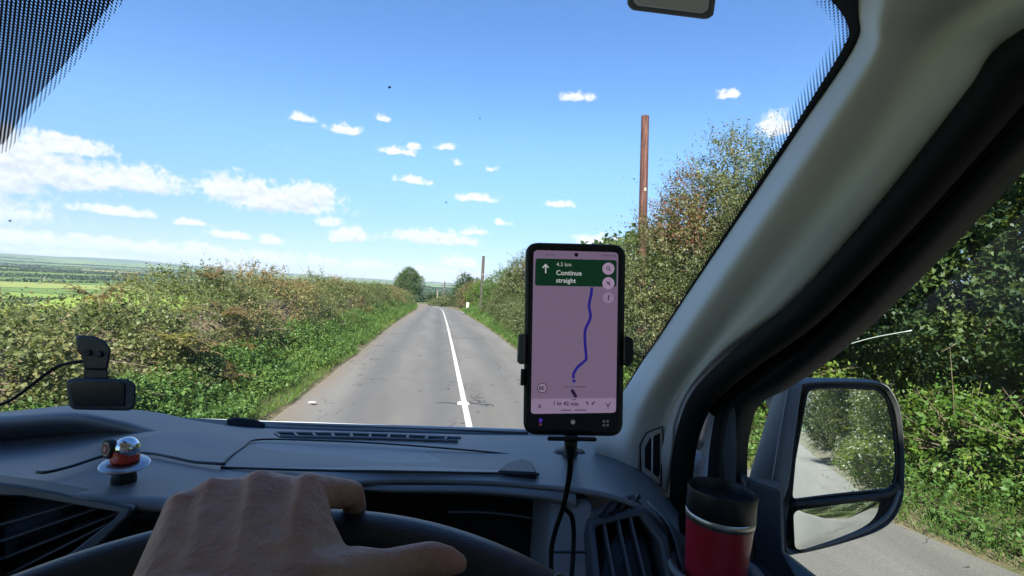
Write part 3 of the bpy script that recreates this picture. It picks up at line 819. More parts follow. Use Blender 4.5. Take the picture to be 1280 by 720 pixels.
# ------------------------------------------------------------------ poles, post, driveway, stud
def wood(k, b, pos):
    n = k.noise(k.vec('MULTIPLY', pos, (14, 14, 1.0)), 1.5, 5, .65)
    n2 = k.noise(pos, 1.2, 4, .6)
    c = k.ramp(n, [(.32, (.035, .018, .015)), (.5, (.095, .044, .034)), (.68, (.18, .09, .07))])
    k.link(k.mix(k.n('ShaderNodeMapRange', ins={0: n2, 1: .5, 2: .7}).outputs[0], c, k.mix(.5, c, (.05, .03, .03))), b.inputs['Base Color'])
    k.link(k.n('ShaderNodeBump', ins={'Strength': .6, 'Distance': .01, 'Height': n}).outputs[0], b.inputs['Normal'])
M_WOOD = surf_mat('red_brown_pole_wood', wood)
M_WOODG = mat('grey_pole_wood', (.07, .058, .05), .95, var=.3, vscale=6)
M_STEEL = mat('galvanised_steel', (.5, .5, .5), .4, .9)
def pole(name, label, top, base, r, M):
    root = empty(name, base, label, 'utility pole', 'wooden poles along the right of the road')
    top, base = np.array(top), np.array(base)
    s = np.linspace(0, 1, 9)[:, None]
    MB().tube(base * (1 - s) + top * s, np.linspace(r * 1.12, r * .92, 9), 14).build('shaft', M, root, smooth=True, auto=50)
    for f_ in (.80, .86):
        c = base * (1 - f_) + top * f_
        MB().tube([c + [-r * 1.3, 0, 0], c + [r * 1.3, 0, 0]], .014, 6).build('bolt', M_STEEL, root)
    c = base * .3 + top * .7
    MB().box(c + np.array([0, -r * 1.02, 0]), (.035, .008, .05)).build('number_plate', mat('plate_yellow', (.35, .3, .25), .6), root)
tp = P(806.5, 145, 17); bs = P(803, 300, 17); bs = bs + (bs - tp) / (tp[2] - bs[2]) * (bs[2] - float(hz(bs[0], bs[1])) + .3)
pole('utility_pole', 'thick red brown wooden pole rising behind the hawthorn bush', tp, bs, .135, M_WOOD)
tp = P(604.5, 320, 46); bs = P(600.5, 392, 46); bs[2] = float(zr(bs[1])) - .2
pole('utility_pole', 'thin dark leaning pole beside the gateway on the right of the road', tp, bs, .13, M_WOODG)
tp = P(556, 352, 120); bs = P(555.5, 372, 120); bs[2] = float(hz(bs[0], bs[1])) - .2
pole('utility_pole', 'tiny far pole beyond the bend right of the round tree', tp, bs, .16, M_WOODG)
tp = P(547, 363, 105); bs = P(546.6, 374, 105); bs[2] = float(zr(bs[1])) - .2
pole('fence_post', 'short pale post by the far bend', tp, bs, .12, mat('pale_post', (.2, .17, .12), .9))

def gravel(k, b, pos):
    n = k.noise(pos, 30, 4, .7)
    k.link(k.ramp(n, [(.35, (.22, .19, .15)), (.6, (.38, .34, .28))]), b.inputs['Base Color'])
ya = np.linspace(47, 58, 12)
A = np.column_stack([np.full(12, 2.2), ya]); B = np.column_stack([np.full(12, 7.5), ya])
G = strip(A, B, 6, 0.06)
G[:, 3:, 2] += .02
tag(MB().grid(G).build('driveway', surf_mat('pale_gravel', gravel), origin=(3, 52, -1)), 'pale gravel gateway entrance', None, None, 'structure')
b0 = P(584, 389, 56)
bz = float(zr(b0[1]))
gp = MB()
for (h0, h1, w_) in ((0, .85, .12), (.85, .95, .15), (.95, 1.02, .07)):
    gp.box((b0[0], b0[1], bz + (h0 + h1) / 2), (w_, w_, (h1 - h0) / 2))
tag(gp.build('gatepost', mat('cream_painted_post', (.75, .7, .55), .8, var=.1), bevel=.01), 'white capped gatepost beside the gravel entrance', 'gatepost')
# road stud on the centre line
sp = np.array([0.47, 0, 0]); r = ray(590, 504); d_ = -(1.8 - .035) / r[2]; q = O + d_ * r; sp = np.array([.455, q[1], float(zr(q[1])) + .03])
root = empty('road_stud', sp, 'small reflective road stud set in the centre line', 'road stud')
MB().prism([sp + np.array(v) for v in ((-.09, -.07, .0), (.09, -.07, .0), (.09, .07, .0), (-.09, .07, .0))], [sp + np.array(v) for v in ((-.06, -.045, .022), (.06, -.045, .022), (.06, .045, .022), (-.06, .045, .022))]).build('housing', mat('stud_grey', (.6, .6, .56), .4), root, bevel=.004)
MB().box(sp + np.array([0, -.055, .013]), (.04, .008, .007)).build('reflector', mat('stud_glass', (.8, .8, .75), .1), root)
cr = MB()
rng = np.random.default_rng(4)
for s_ in (-1, 1):
    xs = np.linspace(.1, .42, 9) * s_
    pts = np.column_stack([sp[0] + xs, sp[1] + .03 * np.sin(xs * 17) + rng.normal(size=9) * .012, np.full(9, sp[2] + .003)])
    wd = np.linspace(.028, .006, 9)
    for i in range(8):
        a, b = pts[i], pts[i + 1]
        cr.add([a - [0, wd[i], 0], b - [0, wd[i + 1], 0], b + [0, wd[i + 1], 0], a + [0, wd[i], 0]], [(0, 1, 2, 3)])
tag(cr.build('road_crack', mat('bitumen', (.03, .03, .032), .6)), 'dark sealed crack running sideways from the road stud', None, None, 'structure')
# a drifted leaf of paper at the left road edge
q = O + ray(390, 506) * (-(1.79) / ray(390, 506)[2]); q[2] = .045
pb = MB().prism([q + np.array(v) for v in ((-.05, -.03, 0), (.01, -.04, .004), (.06, .0, 0), (.02, .03, .006), (-.03, .03, 0))], [q + np.array(v) for v in ((-.045, -.025, .010), (.01, -.035, .012), (.05, .0, .01), (.02, .025, .012), (-.025, .025, .01))])
tag(pb.build('pale_stone', mat('pale_stone', (.42, .39, .34), .9, var=.2)), 'flat pale stone lying at the left road edge', 'stone')

# ================================================================== the van (right hand drive) seen from the driver's eyes
M_DASH = mat('dash_plastic', (.135, .14, .148), .46, bump=.25, bscale=1400, spec=.45)
M_DASHD = mat('dark_dash_plastic', (.018, .020, .024), .5, bump=.25, bscale=1400)
M_BLACK = mat('black_plastic', (.010, .010, .012), .45)
M_RUBBER = mat('black_rubber', (.006, .006, .006), .7, spec=.25)
M_TRIM = mat('grey_pillar_trim', (.72, .69, .63), .7, bump=.2, bscale=1200)
M_WHITE = mat('white_van_paint', (.72, .74, .76), .3, coat=.5)
M_LID = mat('dash_lid_plastic', (.21, .212, .218), .46, bump=.3, bscale=1100, spec=.45)
M_LINER = mat('headliner_cloth', (.74, .72, .67), .95, bump=.4, bscale=900)
M_MIRH = mat('grained_grey_plastic', (.19, .19, .19), .58, bump=.4, bscale=900)
M_CHROME = mat('chrome', (.8, .8, .82), .12, 1.0)
M_GLASS = glass_mat('windscreen_glass', .03)
M_SIDE = glass_mat('side_glass', .012, (.88, .93, .90), .006)
van = empty('van', (-.42, 0, 0), 'cab of a white right hand drive van, grey pillar and black dashboard around the view', 'van')

def wsY(x, z): return .919 - .2 * (x + .42) ** 2 - 1.2 * z
def ws(px, py, inset=0.0):
    r = ray(px, py); lo, hi = .02, 4.0
    for _ in range(60):
        d = (lo + hi) / 2
        if d * r[1] < wsY(d * r[0], d * r[2]): lo = d
        else: hi = d
    return O + r * lo * (1 - inset)
def sideplane(px, py, X=.45):
    r = ray(px, py); return O + r * (X / r[0])

# windscreen pane
xs = np.linspace(-1.28, .43, 24); zs = np.linspace(-.47, .34, 16)
G = np.array([[(x, wsY(x, z), z + CAM_Z) for x in xs] for z in zs])
wsc = MB().grid(G).build('windscreen', M_GLASS, van, smooth=True)

def frit_mat():
    M = bpy.data.materials.new('frit_dots'); M.use_nodes = True
    t = M.node_tree; t.nodes.clear(); k = NT(t)
    uv = k.n('ShaderNodeUVMap', uv_map='frit').outputs[0]
    sp_ = k.n('ShaderNodeSeparateXYZ', ins={0: uv})
    cov = k.n('ShaderNodeAttribute', attribute_name='cover').outputs['Fac']
    p = 2 * math.pi / .0034
    cu = k.math('COSINE', k.math('MULTIPLY', k.math('ADD', sp_.outputs[0], sp_.outputs[1]), p * .7071)); cv = k.math('COSINE', k.math('MULTIPLY', k.math('SUBTRACT', sp_.outputs[0], sp_.outputs[1]), p * .7071))
    f = k.math('MULTIPLY_ADD', k.math('ADD', cu, cv), .25, .5)
    op = k.math('LESS_THAN', f, cov)
    b = k.n('ShaderNodeBsdfPrincipled', ins={'Base Color': (.008, .008, .010, 1), 'Roughness': .4})
    tr = k.n('ShaderNodeBsdfTransparent')
    mx = k.n('ShaderNodeMixShader', ins={0: op, 1: tr.outputs[0], 2: b.outputs[0]})
    k.n('ShaderNodeOutputMaterial', ins={0: mx.outputs[0]})
    return M
M_FRIT = frit_mat()
def frit(G, cover, name, parent, us=1.0):
    G = np.array(G); a, b = G.shape[:2]
    mb = MB().grid(G)
    me = bpy.data.meshes.new(name); me.from_pydata(mb.v, [], mb.f); me.update()
    uvl = me.uv_layers.new(name='frit')
    vv = np.array(mb.v)
    u = vv[:, 0] * us; v = .6 * us * np.sqrt(1 + 1.2 ** 2) * (vv[:, 2] - CAM_Z)
    li = np.empty(len(me.loops), np.int32); me.loops.foreach_get('vertex_index', li)
    uvl.data.foreach_set('uv', np.column_stack([u[li], v[li]]).astype(np.float32).ravel())
    at = me.attributes.new('cover', 'FLOAT', 'POINT'); at.data.foreach_set('value', np.asarray(cover, np.float32).ravel())
    me.materials.append(M_FRIT)
    return link_mesh(name, me, parent)
# mirror zone of dots at the top middle of the windscreen
c0 = catmull(np.array([(290, -110), (215, -55), (157, 0), (95, 80), (44, 140), (18, 180), (2, 192), (-40, 205), (-110, 212)], float), 60)
nrm = np.gradient(c0, axis=0); nrm = np.stack([nrm[:, 1], -nrm[:, 0]], 1); nrm /= np.linalg.norm(nrm, axis=1)[:, None]
if nrm[10][0] > 0: nrm = -nrm
G, C = [], []
for i in range(len(c0)):
    row_, cr_ = [], []
    far = np.array([-300, -330]) + (c0[i] - np.array([90, 80])) * .25
    for j, (t, cv) in enumerate(((0, .30), (0, .32), (0, .36), (0, .72), (.15, .74), (.5, .74), (1, .74))):
        q = c0[i] + nrm[i] * (0, 5, 10.5, 11)[j] if j < 4 else (c0[i] + nrm[i] * 11) * (1 - t) + far * t
        row_.append(ws(q[0], q[1], .004)); cr_.append(cv)
    G.append(row_); C.append(cr_)
frit(G, C, 'frit_band', wsc, 1.2)
# right hand and top edge: solid band with a dotted fringe
e0 = catmull(np.array([(700, -112), (900, -75), (1010, -32), (1052, -2), (1072, 36), (1060, 72), (1000, 166), (935, 262), (870, 358), (810, 447), (783, 490), (760, 530)], float), 90)
nrm = np.gradient(e0, axis=0); nrm = np.stack([nrm[:, 1], -nrm[:, 0]], 1); nrm /= np.linalg.norm(nrm, axis=1)[:, None]
if nrm[-20][0] > 0: nrm = -nrm
G, C = [], []
for i in range(len(e0)):
    k_ = 1.0 if i < 45 else max(.35, 1 - (i - 45) / 40.)
    r_, c_ = [], []
    for off, cv in ((-40, 1.2), (0, 1.2), (11 * k_, 1.2), (11.5 * k_, .50), (18 * k_, .34), (25 * k_, .18), (28 * k_, .08)):
        q = e0[i] + nrm[i] * off; r_.append(ws(q[0], q[1], .004)); c_.append(cv)
    G.append(r_); C.append(c_)
frit(G, C, 'frit_band', wsc, 1.45)
# squashed insects on the glass
sm = MB(); rng = np.random.default_rng(3)
for px, py, s_ in ((487, 109, 2.0), (600, 148, 1.0), (558, 253, 1.0), (13, 276, 1.1)):
    c = ws(px, py, .002); a = rng.uniform(0, 3.14); n = 9
    pts = [c + (RT * math.cos(t + a) * s_ * rng.uniform(.5, 1.5) + UP * math.sin(t + a) * s_ * rng.uniform(.4, .9)) * c_ for t, c_ in zip(np.linspace(0, 6.28, n, endpoint=False), [np.linalg.norm(c - O) / FPX] * n)]
    MB().prism(pts, [p_ - FW * .0008 for p_ in pts]).build('insect_smudge', mat('dried_insect', (.22, .24, .30), .9), wsc)
# toll tag at the top edge
tg = []
for px, py in ((786, -40), (784, 4), (786, 10), (792, 13), (880, 24), (888, 23), (892, 18), (899, -34)): tg.append((px, py))
tag_o = empty('toll_tag', ws(840, 0, .03), 'grey rounded toll tag stuck at the top edge of the windscreen', 'toll tag')
f_ = [ws(px, py, .07) for px, py in tg]; b_ = [ws(px, py, .004) for px, py in tg]
MB().prism(f_, b_).build('housing', mat('tag_dark_grey', (.16, .16, .165), .5), tag_o, bevel=.003)
inn = [(793, -34), (792, 2), (797, 7), (878, 17), (885, 12), (890, -30)]
MB().prism([ws(px, py, .075) for px, py in inn], [ws(px, py, .068) for px, py in inn]).build('faceplate', mat('tag_grey', (.72, .72, .70), .45), tag_o, bevel=.0015)

# dashboard upper surface
ROWS_COL = {   # column px: rows (y, depth) from the windscreen to the driver
 -260: ((530, 1.32), (540, 1.20), (575, 1.10), (640, .86), (670, .74), (690, .66)),
 -100: ((521, 1.30), (526, 1.16), (556, 1.26), (600, .86), (624, .74), (638, .64)),
 0:    ((518, 1.28), (527, 1.10), (553, 1.24), (592, .85), (606, .76), (618, .62)),
 90:   ((510, 1.27), (522, 1.06), (544, 1.18), (574, .88), (590, .78), (626, .58)),
 150:  ((514, 1.27), (531, 1.04), (541, 1.10), (559, .89), (572, .82), (636, .57)),
 198:  ((519, 1.28), (540, 1.03), (543, 1.0), (547, .96), (556, .90), (640, .57)),
 250:  ((530, 1.30), (541, 1.06), (547, .99), (556, .93), (570, .85), (640, .57)),
 325:  ((538, 1.32), (546, 1.14), (553, 1.02), (566, .91), (583, .80), (620, .66)),
 480:  ((543, 1.34), (550, 1.14), (561, 1.0), (575, .90), (589, .80), (606, .745)),
 600:  ((546, 1.34), (553, 1.14), (566, 1.0), (579, .90), (592, .80), (607, .74)),
 680:  ((548, 1.30), (556, 1.12), (566, 1.0), (579, .90), (595, .80), (613, .72)),
 735:  ((553, 1.22), (560, 1.08), (569, .98), (580, .89), (597, .79), (619, .69)),
 780:  ((566, 1.12), (574, 1.02), (583, .94), (595, .86), (610, .77), (630, .66)),
 815:  ((596, 1.00), (603, .95), (610, .89), (619, .82), (630, .75), (648, .64)),
 845:  ((640, .92), (646, .88), (652, .84), (658, .78), (668, .72), (684, .62)),
}
cols = sorted(ROWS_COL)
G = loft([[(px, ROWS_COL[px][j][0], ROWS_COL[px][j][1]) for px in cols] for j in range(6)], 46, 130)
tuck = G[:1] + np.array([0, .10, -.05])
dash = MB().grid(np.concatenate([tuck, G])).build('dashboard', M_DASH, van, smooth=True, solid=.006, soff=-1)
# black cowl strip at the windscreen base, wiper and bonnet outside
cw = [(130, 521, 1.36), (240, 527, 1.36), (325, 531, 1.37), (480, 536, 1.38), (600, 540, 1.38), (680, 543, 1.36), (760, 548, 1.30)]
cw2 = [(130, 540, 1.30), (240, 542, 1.30), (325, 545, 1.31), (480, 548, 1.31), (600, 551, 1.31), (680, 555, 1.29), (760, 560, 1.24)]
MB().grid(loft([cw, cw2], 3, 40)).build('cowl_panel', M_BLACK, van, smooth=True, solid=.01)
bn = [(60, 516.6, 1.52), (240, 522.6, 1.54), (325, 525.8, 1.55), (480, 530.8, 1.56), (600, 534.3, 1.56), (680, 537.3, 1.54), (800, 542.8, 1.46)]
r1 = np.array([ (a, b, d) for a, b, d in bn]); Gb = catmull(PP(bn), 40)
rowsb = [Gb + np.array([0, -.05, -.03]), Gb + np.array([0, -.014, -.0085]), Gb, Gb + np.array([0, .3, -.13]), Gb + np.array([0, .8, -.45]), Gb + np.array([0, .95, -.9])]
MB().grid(np.array(rowsb)).build('bonnet', M_WHITE, van, smooth=True, solid=.004)
wp = MB(); wp.prism([P(*q) for q in ((283, 524, 1.33), (295, 521.5, 1.33), (318, 524, 1.33), (332, 529, 1.33), (330, 536, 1.33), (286, 533, 1.33))], [P(*q) for q in ((283, 524, 1.38), (295, 521.5, 1.38), (318, 524, 1.38), (332, 529, 1.38), (330, 536, 1.38), (286, 533, 1.38))])
wp.tube(catmull(PP([(325, 531, 1.36), (420, 534, 1.36), (560, 538.5, 1.36), (660, 542, 1.34)]), 20), .006, 6)
wp.build('wiper', M_BLACK, van, bevel=.003)

# lid on the instrument hood
def lift(rows, k=.985): return [[(a, b, d * k) for a, b, d in r] for r in rows]
lid = lift([[(325, 550, 1.045), (400, 552, 1.04), (480, 556, 1.035), (560, 562, 1.03), (620, 567.5, 1.02), (664, 572.5, 1.0)],
            [(308, 559, .96), (400, 564, .955), (480, 567.5, .95), (560, 572, .95), (625, 576, .94), (669, 580, .93)],
            [(287, 574, .86), (400, 578.5, .855), (480, 580.5, .855), (560, 583, .855), (628, 586, .85), (672, 588.5, .85)],
            [(280, 583, .80), (400, 586.5, .80), (480, 587.5, .80), (560, 589, .80), (630, 590.5, .80), (673, 591, .80)]], .962)
G = loft(lid, 20, 60)
ring_ = np.concatenate([G[:1] + [0, 0, -.022], G, G[-1:] + [0, 0, -.022]]); 
ring_ = np.concatenate([ring_[:, :1] + [-.002, 0, -.020], ring_, ring_[:, -1:] + [.002, 0, -.020]], 1)
MB().grid(ring_).build('storage_lid', M_LID, dash, smooth=True, auto=50)
# dark slab over the right end of the lid
def patch(ctrl, d0, back=.02):
    return [P(a, b, d0 if len(c) == 0 else c[0]) for a, b, *c in ctrl]
rc = ((622, 588, .792), (634, 578, .86), (652, 573, .89), (664, 576, .87), (672, 590.5, .775))
MB().prism([P(a, b, d * .97) for a, b, d in rc], [P(a, b, d * .97) + np.array([0, .01, -.02]) for a, b, d in rc]).build('lid_dark_end', M_DASHD, dash, bevel=.003)
# seams
sm = MB()
sm.tube(catmull(PP([(277, 584, .750), (283, 574, .80), (303, 559.5, .905), (323, 549.5, .985), (400, 550.8, .985), (480, 554.6, .98), (560, 560.6, .975), (620, 566, .965), (664, 571.3, .95)]), 50), .0016, 6)
sm.tube(catmull(PP([(277, 584.5, .752), (400, 588.2, .755), (560, 590.6, .755), (674, 592.6, .752)]), 20), .0017, 6)
sm.build('panel_gap', M_BLACK, dash)
# defrost grille
df = MB(); dfb = MB()
a_ = PP([(345, 544.5, 1.16), (460, 546.5, 1.16), (576, 551, 1.15)]); b_ = PP([(352, 549.5, 1.08), (460, 551.5, 1.08), (572, 555, 1.08)])
A_, B_ = catmull(a_, 40), catmull(b_, 40)
up = np.array([0, -.006, .008])
dfb.grid(np.array([A_ + up * .6, B_ + up * .6]))
for i in range(0, 40, 4): df.tube([A_[i] + up, B_[i] + up], .003, 5)
df.tube(A_ + up, .003, 5); df.tube(B_ + up, .003, 5)
dv = dfb.build('defrost_vent', M_BLACK, dash); df.build('vent_grille', M_DASH, dv)

# fascia below the hood: lip, dark instrument recess, panels
lip = [[(440, 603, .75), (480, 606, .742), (600, 607, .737), (680, 613, .717), (720, 618, .70)],
       [(440, 610, .735), (480, 613, .73), (600, 615, .725), (680, 622, .705), (720, 630, .69)],
       [(440, 612, .75), (480, 616, .74), (600, 619, .735), (680, 627, .715), (720, 640, .70)]]
G = loft(lip, 8, 40)
deep = [G[-1] + np.array([0, .10, -.01]), G[-1] + np.array([0, .20, -.03])]
MB().grid(np.concatenate([G, deep])).build('instrument_hood', M_DASH, dash, smooth=True)
clu = [(430, 610, .95), (720, 610, .95), (720, 800, .80), (430, 800, .80)]
cl = MB().prism(PP(clu), [q + np.array([0, .02, 0]) for q in PP(clu)]).build('instrument_cluster', M_BLACK, dash)
MB().tube(catmull(PP([(560, 640, .80), (600, 640, .80), (650, 645, .79), (690, 655, .78), (705, 664, .77)]), 24), .0022, 6).build('bezel', mat('bezel_gloss', (.10, .11, .13), .25), cl, smooth=True)
low = [[(100, 640, .60), (250, 650, .62), (430, 640, .80)], [(60, 760, .55), (250, 760, .60), (430, 800, .72)]]
MB().grid(loft(low, 6, 12)).build('fascia_panel', M_DASHD, dash, smooth=True, solid=.004)
# column right of the cluster
pan = [(688, 622, .72), (742, 628, .685), (760, 760, .60), (682, 760, .62)]
MB().prism(PP(pan), [q + np.array([0, .12, 0]) for q in PP(pan)]).build('fascia_panel', M_DASH, dash, bevel=.006)
MB().tube(PP([(690, 690, .655), (742, 690, .635)]), .0018, 6).build('panel_gap', M_BLACK, dash)

def vent(name, outer, inner, d0, slats, sl_r, dep=.05, matf=M_DASHD, slm=M_DASH, knob=None):
    o = PP(outer); i = PP(inner)
    n = len(o)
    mb = MB(); off = np.array([0, dep, -.01])
    ib = [q + off for q in i]; ob = [q + off * .7 for q in o]
    mb.add(list(o) + list(i) + ib + ob, [(k, (k + 1) % n, n + (k + 1) % n, n + k) for k in range(n)] + [(n + k, n + (k + 1) % n, 2 * n + (k + 1) % n, 2 * n + k) for k in range(n)] + [((k + 1) % n, k, 3 * n + k, 3 * n + (k + 1) % n) for k in range(n)])
    v = mb.build(name, matf, dash, bevel=.004)
    MB().add([q + off * .96 for q in i], [tuple(range(n))]).build('vent_cavity', M_BLACK, v)
    for s in slats:
        a, b = PP(s); u = b - a; ln = np.linalg.norm(u); u /= ln
        w_ = np.cross(u, FW); w_ /= np.linalg.norm(w_); d2 = np.cross(w_, u)
        MB().box((a + b) / 2 + d2 * 0 + FW * .020, (ln / 2, .0012, .009), [u, w_, d2]).build('slat', slm, v, bevel=.0008)
    return v
vent('air_vent', [(-60, 596, .62), (25, 607, .60), (166, 634, .56), (160, 645, .553), (98, 706, .52), (60, 730, .51), (-60, 790, .50)],
     [(-40, 620, .61), (30, 622, .595), (148, 641, .56), (140, 650, .555), (86, 692, .525), (50, 712, .515), (-40, 760, .505)], .56,
     [[(-30, 668, .575), (100, 630, .575)], [(-30, 690, .56), (125, 637, .568)], [(-30, 714, .55), (140, 647, .560)], [(-20, 735, .54), (120, 664, .545)]], .002, slm=M_DASHD)
rv = vent('air_vent', [(738, 652, .66), (806, 634, .64), (836, 668, .60), (862, 790, .52), (748, 790, .53)],
     [(746, 660, .655), (800, 646, .637), (826, 680, .597), (846, 770, .53), (758, 770, .535)], .6,
     [[(756, 657, .652), (776, 765, .54)], [(774, 653, .645), (798, 765, .54)], [(790, 650, .638), (818, 765, .54)]], .002, slm=mat('slat_edge_grey', (.06, .063, .07), .4))
# ribbed cap above the right vent
lv = [(738, 640, .675), (756, 629, .675), (792, 616, .672), (806, 632, .65), (770, 643, .66), (740, 650, .665)]
cap = MB().prism(PP(lv), [q + np.array([0, .02, -.02]) for q in PP(lv)]).build('vent_cap', M_DASHD, dash, bevel=.003)
rb = MB()
for k in range(4):
    x0 = 750 + 13 * k; rb.tube(PP([(x0, 645 - 3.2 * k, .655), (x0 + 10, 630 - 3.6 * k, .668)]), .0028, 6)
rb.build('rib', M_BLACK, cap)
# dash end right of the vent, cup holder
en = [[(806, 628, .70), (845, 668, .66), (880, 690, .60)], [(838, 668, .61), (868, 700, .585), (905, 720, .56)], [(866, 790, .53), (890, 800, .52), (930, 810, .50)]]
MB().grid(loft(en, 10, 10)).build('dash_end', M_DASHD, dash, smooth=True, solid=.005)
mug_c = P(895, 711, .565)
cup = MB().lathe(mug_c + np.array([0, 0, -.045]), [(.042, -.02), (.046, .036), (.050, .043), (.047, .047), (.0405, .044), (.0385, .03), (.035, -.015)], 40).build('cup_holder', M_DASH, dash, smooth=True, auto=60)
al = [(846, 726, .60), (950, 702, .56), (985, 760, .50), (840, 790, .52)]

# ------------------------------------------------------------------ right A pillar, seals, door
ST = [((1066, -75), (1130, -66), (1290, -60), (1420, -40)),
      ((1073, 14), (1104, 26), (1165, 40), (1262, 48)),
      ((1067, 60), (1092, 73), (1128, 96), (1222, 106)),
      ((1000, 160), (1026, 174), (1070, 192), (1158, 184)),
      ((935, 256), (962, 268), (1002, 284), (1080, 278)),
      ((870, 352), (898, 360), (934, 372), (985, 380)),
      ((810, 442), (842, 444), (876, 446), (908, 438)),
      ((783, 484), (818, 484), (850, 482), (864, 484)),
      ((758, 520), (800, 520), (828, 522), (846, 526)),
      ((742, 556), (788, 556), (816, 562), (842, 566)),
      ((758, 590), (792, 600), (812, 615), (832, 640)),
      ((790, 640), (806, 656), (822, 672), (836, 700))]
rows = []
for A, B, C, D in ST:
    pa = ws(*A, .006) if A[1] < 470 else None
    pd = sideplane(*D, .425)
    dd = float((pd - O) @ FW)
    da = float((pa - O) @ FW) if pa is not None else min(.97, dd + .12)
    pa = P(*A, da)
    rows.append([pa + FW * .03 * 0, P(A[0] * .55 + B[0] * .45, A[1] * .55 + B[1] * .45, (da * .7 + dd * .3) - .006), P(*B, da * .50 + dd * .50 - .022), P(*C, da * .22 + dd * .78 + .012), P(C[0] * .5 + D[0] * .5, C[1] * .5 + D[1] * .5, da * .1 + dd * .9 + .002), pd, pd + np.array([.03, .05, -.02])])
G = np.array(rows)
G = catmull(G, 70); G = np.swapaxes(catmull(np.swapaxes(G, 0, 1), 40), 0, 1)
pil = MB().grid(G).build('pillar_trim', M_TRIM, van, smooth=True, solid=.004, soff=1)
# demister grille at the pillar foot
gv_o = [(800, 556), (808, 541), (828, 533), (829, 548), (826, 608), (801, 590)]
gv_i = [(806, 560), (812, 548), (825, 541), (825, 590), (823, 597), (806, 584)]
def pil_d(px, py, k=.965):
    r = ray(px, py); best = None
    q = G.reshape(-1, 3) - O
    dd = q @ FW; pr = np.stack([640 + FPX * (q @ RT) / dd, 360 - FPX * (q @ UP) / dd], 1)
    j = np.argsort(((pr - [px, py]) ** 2).sum(1))[:4]
    return float(dd[j].mean()) * k
pts_ = np.array([P(a, b, pil_d(a, b, 1.0)) for a, b in gv_o]); pc_ = pts_.mean(0)
pn_ = np.linalg.svd(pts_ - pc_)[2][2]; pn_ = pn_ if pn_ @ FW < 0 else -pn_
def pv(px, py, off):
    r_ = ray(px, py); return O + r_ * (((pc_ - O + pn_ * off) @ pn_) / (r_ @ pn_))
ve = MB().prism([pv(a, b, .006) for a, b in gv_o], [pv(a, b, -.03) for a, b in gv_o]).build('demister_vent', mat('grey_vent_frame', (.55, .53, .49), .6), pil, bevel=.003)
MB().prism([pv(a, b, .0068) for a, b in gv_i], [pv(a, b, -.01) for a, b in gv_i]).build('vent_opening', M_BLACK, ve)
MB().tube([pv(815.5, 545, .0075), pv(815, 591, .0075)], .0016, 6).build('slat', M_TRIM, ve)
gap_ = [pv(a, b, .0062) for a, b in gv_o]
MB().tube(np.array(gap_ + gap_[:1]), .0011, 6).build('panel_gap', M_BLACK, ve)
# door seal: thick rubber bead along the pillar rear edge
def path_side(pts, X): return np.array([sideplane(a, b, X) for a, b in pts])
seal = catmull(path_side([(1460, 0), (1290, 66), (1246, 118), (1184, 194), (1098, 294), (1004, 392), (926, 452), (880, 496), (862, 535), (854, 575), (850, 630), (845, 720)], .435), 70)
MB().tube(seal, np.interp(np.linspace(0, 1, 70), [0, .3, .6, 1], [.020, .019, .019, .019]), 14).build('door_seal', M_RUBBER, van, smooth=True)
gs = (np.array([seal[int(round(i))] for i in np.linspace(0, 69, 60)]) + catmull(path_side([(1500, 10), (1310, 84), (1258, 136), (1198, 210), (1108, 310), (1014, 408), (938, 468), (902, 508), (893, 545), (887, 600), (884, 700)], .468), 60)) / 2
MB().tube(gs[:42] + [.018, 0, 0], .016, 10).build('frame_gasket', M_RUBBER, van, smooth=True)
# white door aperture strip low between the seal and the door frame
stp = [(902, 492), (885, 515), (868, 560), (860, 640), (884, 640), (888, 560), (898, 520), (912, 500)]
MB().prism(path_side(stp, .462), path_side(stp, .49)).build('door_aperture', M_WHITE, van, bevel=.002)
# door with window frame
fi = [(1500, 10), (1310, 84), (1258, 136), (1198, 210), (1108, 310), (1014, 408), (938, 468), (902, 508), (893, 545), (887, 600), (884, 700)]
fo = [(1500, 120), (1335, 140), (1280, 186), (1224, 246), (1140, 336), (1046, 428), (975, 482), (934, 506), (921, 545), (918, 600), (921, 700)]
A_ = catmull(path_side(fi, .468), 60); B_ = catmull(path_side(fo, .478), 60)
mid = (A_ + B_) / 2 + np.array([-.014, 0, 0])
ridge = A_ * .72 + B_ * .28 + np.array([-.016, 0, 0]); valley = A_ * .55 + B_ * .45 + np.array([-.004, 0, 0])
door = empty('door', (.47, .3, .4), None, None); del_ = door
door.parent = van; door.location = tuple(np.array([.47, .3, .4]) - wloc(van))
frm = MB().grid(np.array([A_ + [.02, .01, 0], A_, ridge, valley, mid, B_ * .85 + A_ * .15 + [-.012, 0, 0], B_, B_ + [.025, .005, 0]])).build('window_frame', mat('door_frame_black', (.008, .008, .0085), .5, spec=.3), door, smooth=True)
# pane
xs = .482
pane = [(xs, 1.0, CAM_Z - .36), (xs, .74, CAM_Z - .13), (xs, .34, CAM_Z + .17), (xs, .2, CAM_Z + .24), (xs, -.5, CAM_Z + .26), (xs, -.5, CAM_Z - .36)]
MB().add(pane, [tuple(range(6))]).build('window', M_SIDE, door)
# door inner panel below the belt line, sail corner
MB().box((.50, .25, .78), (.035, .68, .66)).build('door_panel', M_DASHD, door, bevel=.02)
sail = [(918, 596), (926, 590), (944, 602), (975, 612), (978, 690), (1003, 735), (900, 760), (906, 640)]
MB().prism(path_side(sail, .470), path_side(sail, .50)).build('mirror_sail', mat('sail_grey', (.035, .037, .042), .55), door, bevel=.004)
fs = [(905, 500), (919, 508), (921, 560), (921, 610), (906, 610), (903, 560)]
MB().prism(path_side(fs, .4635), path_side(fs, .474)).build('frame_trim', mat('frame_grey', (.045, .047, .052), .55), door, bevel=.003)

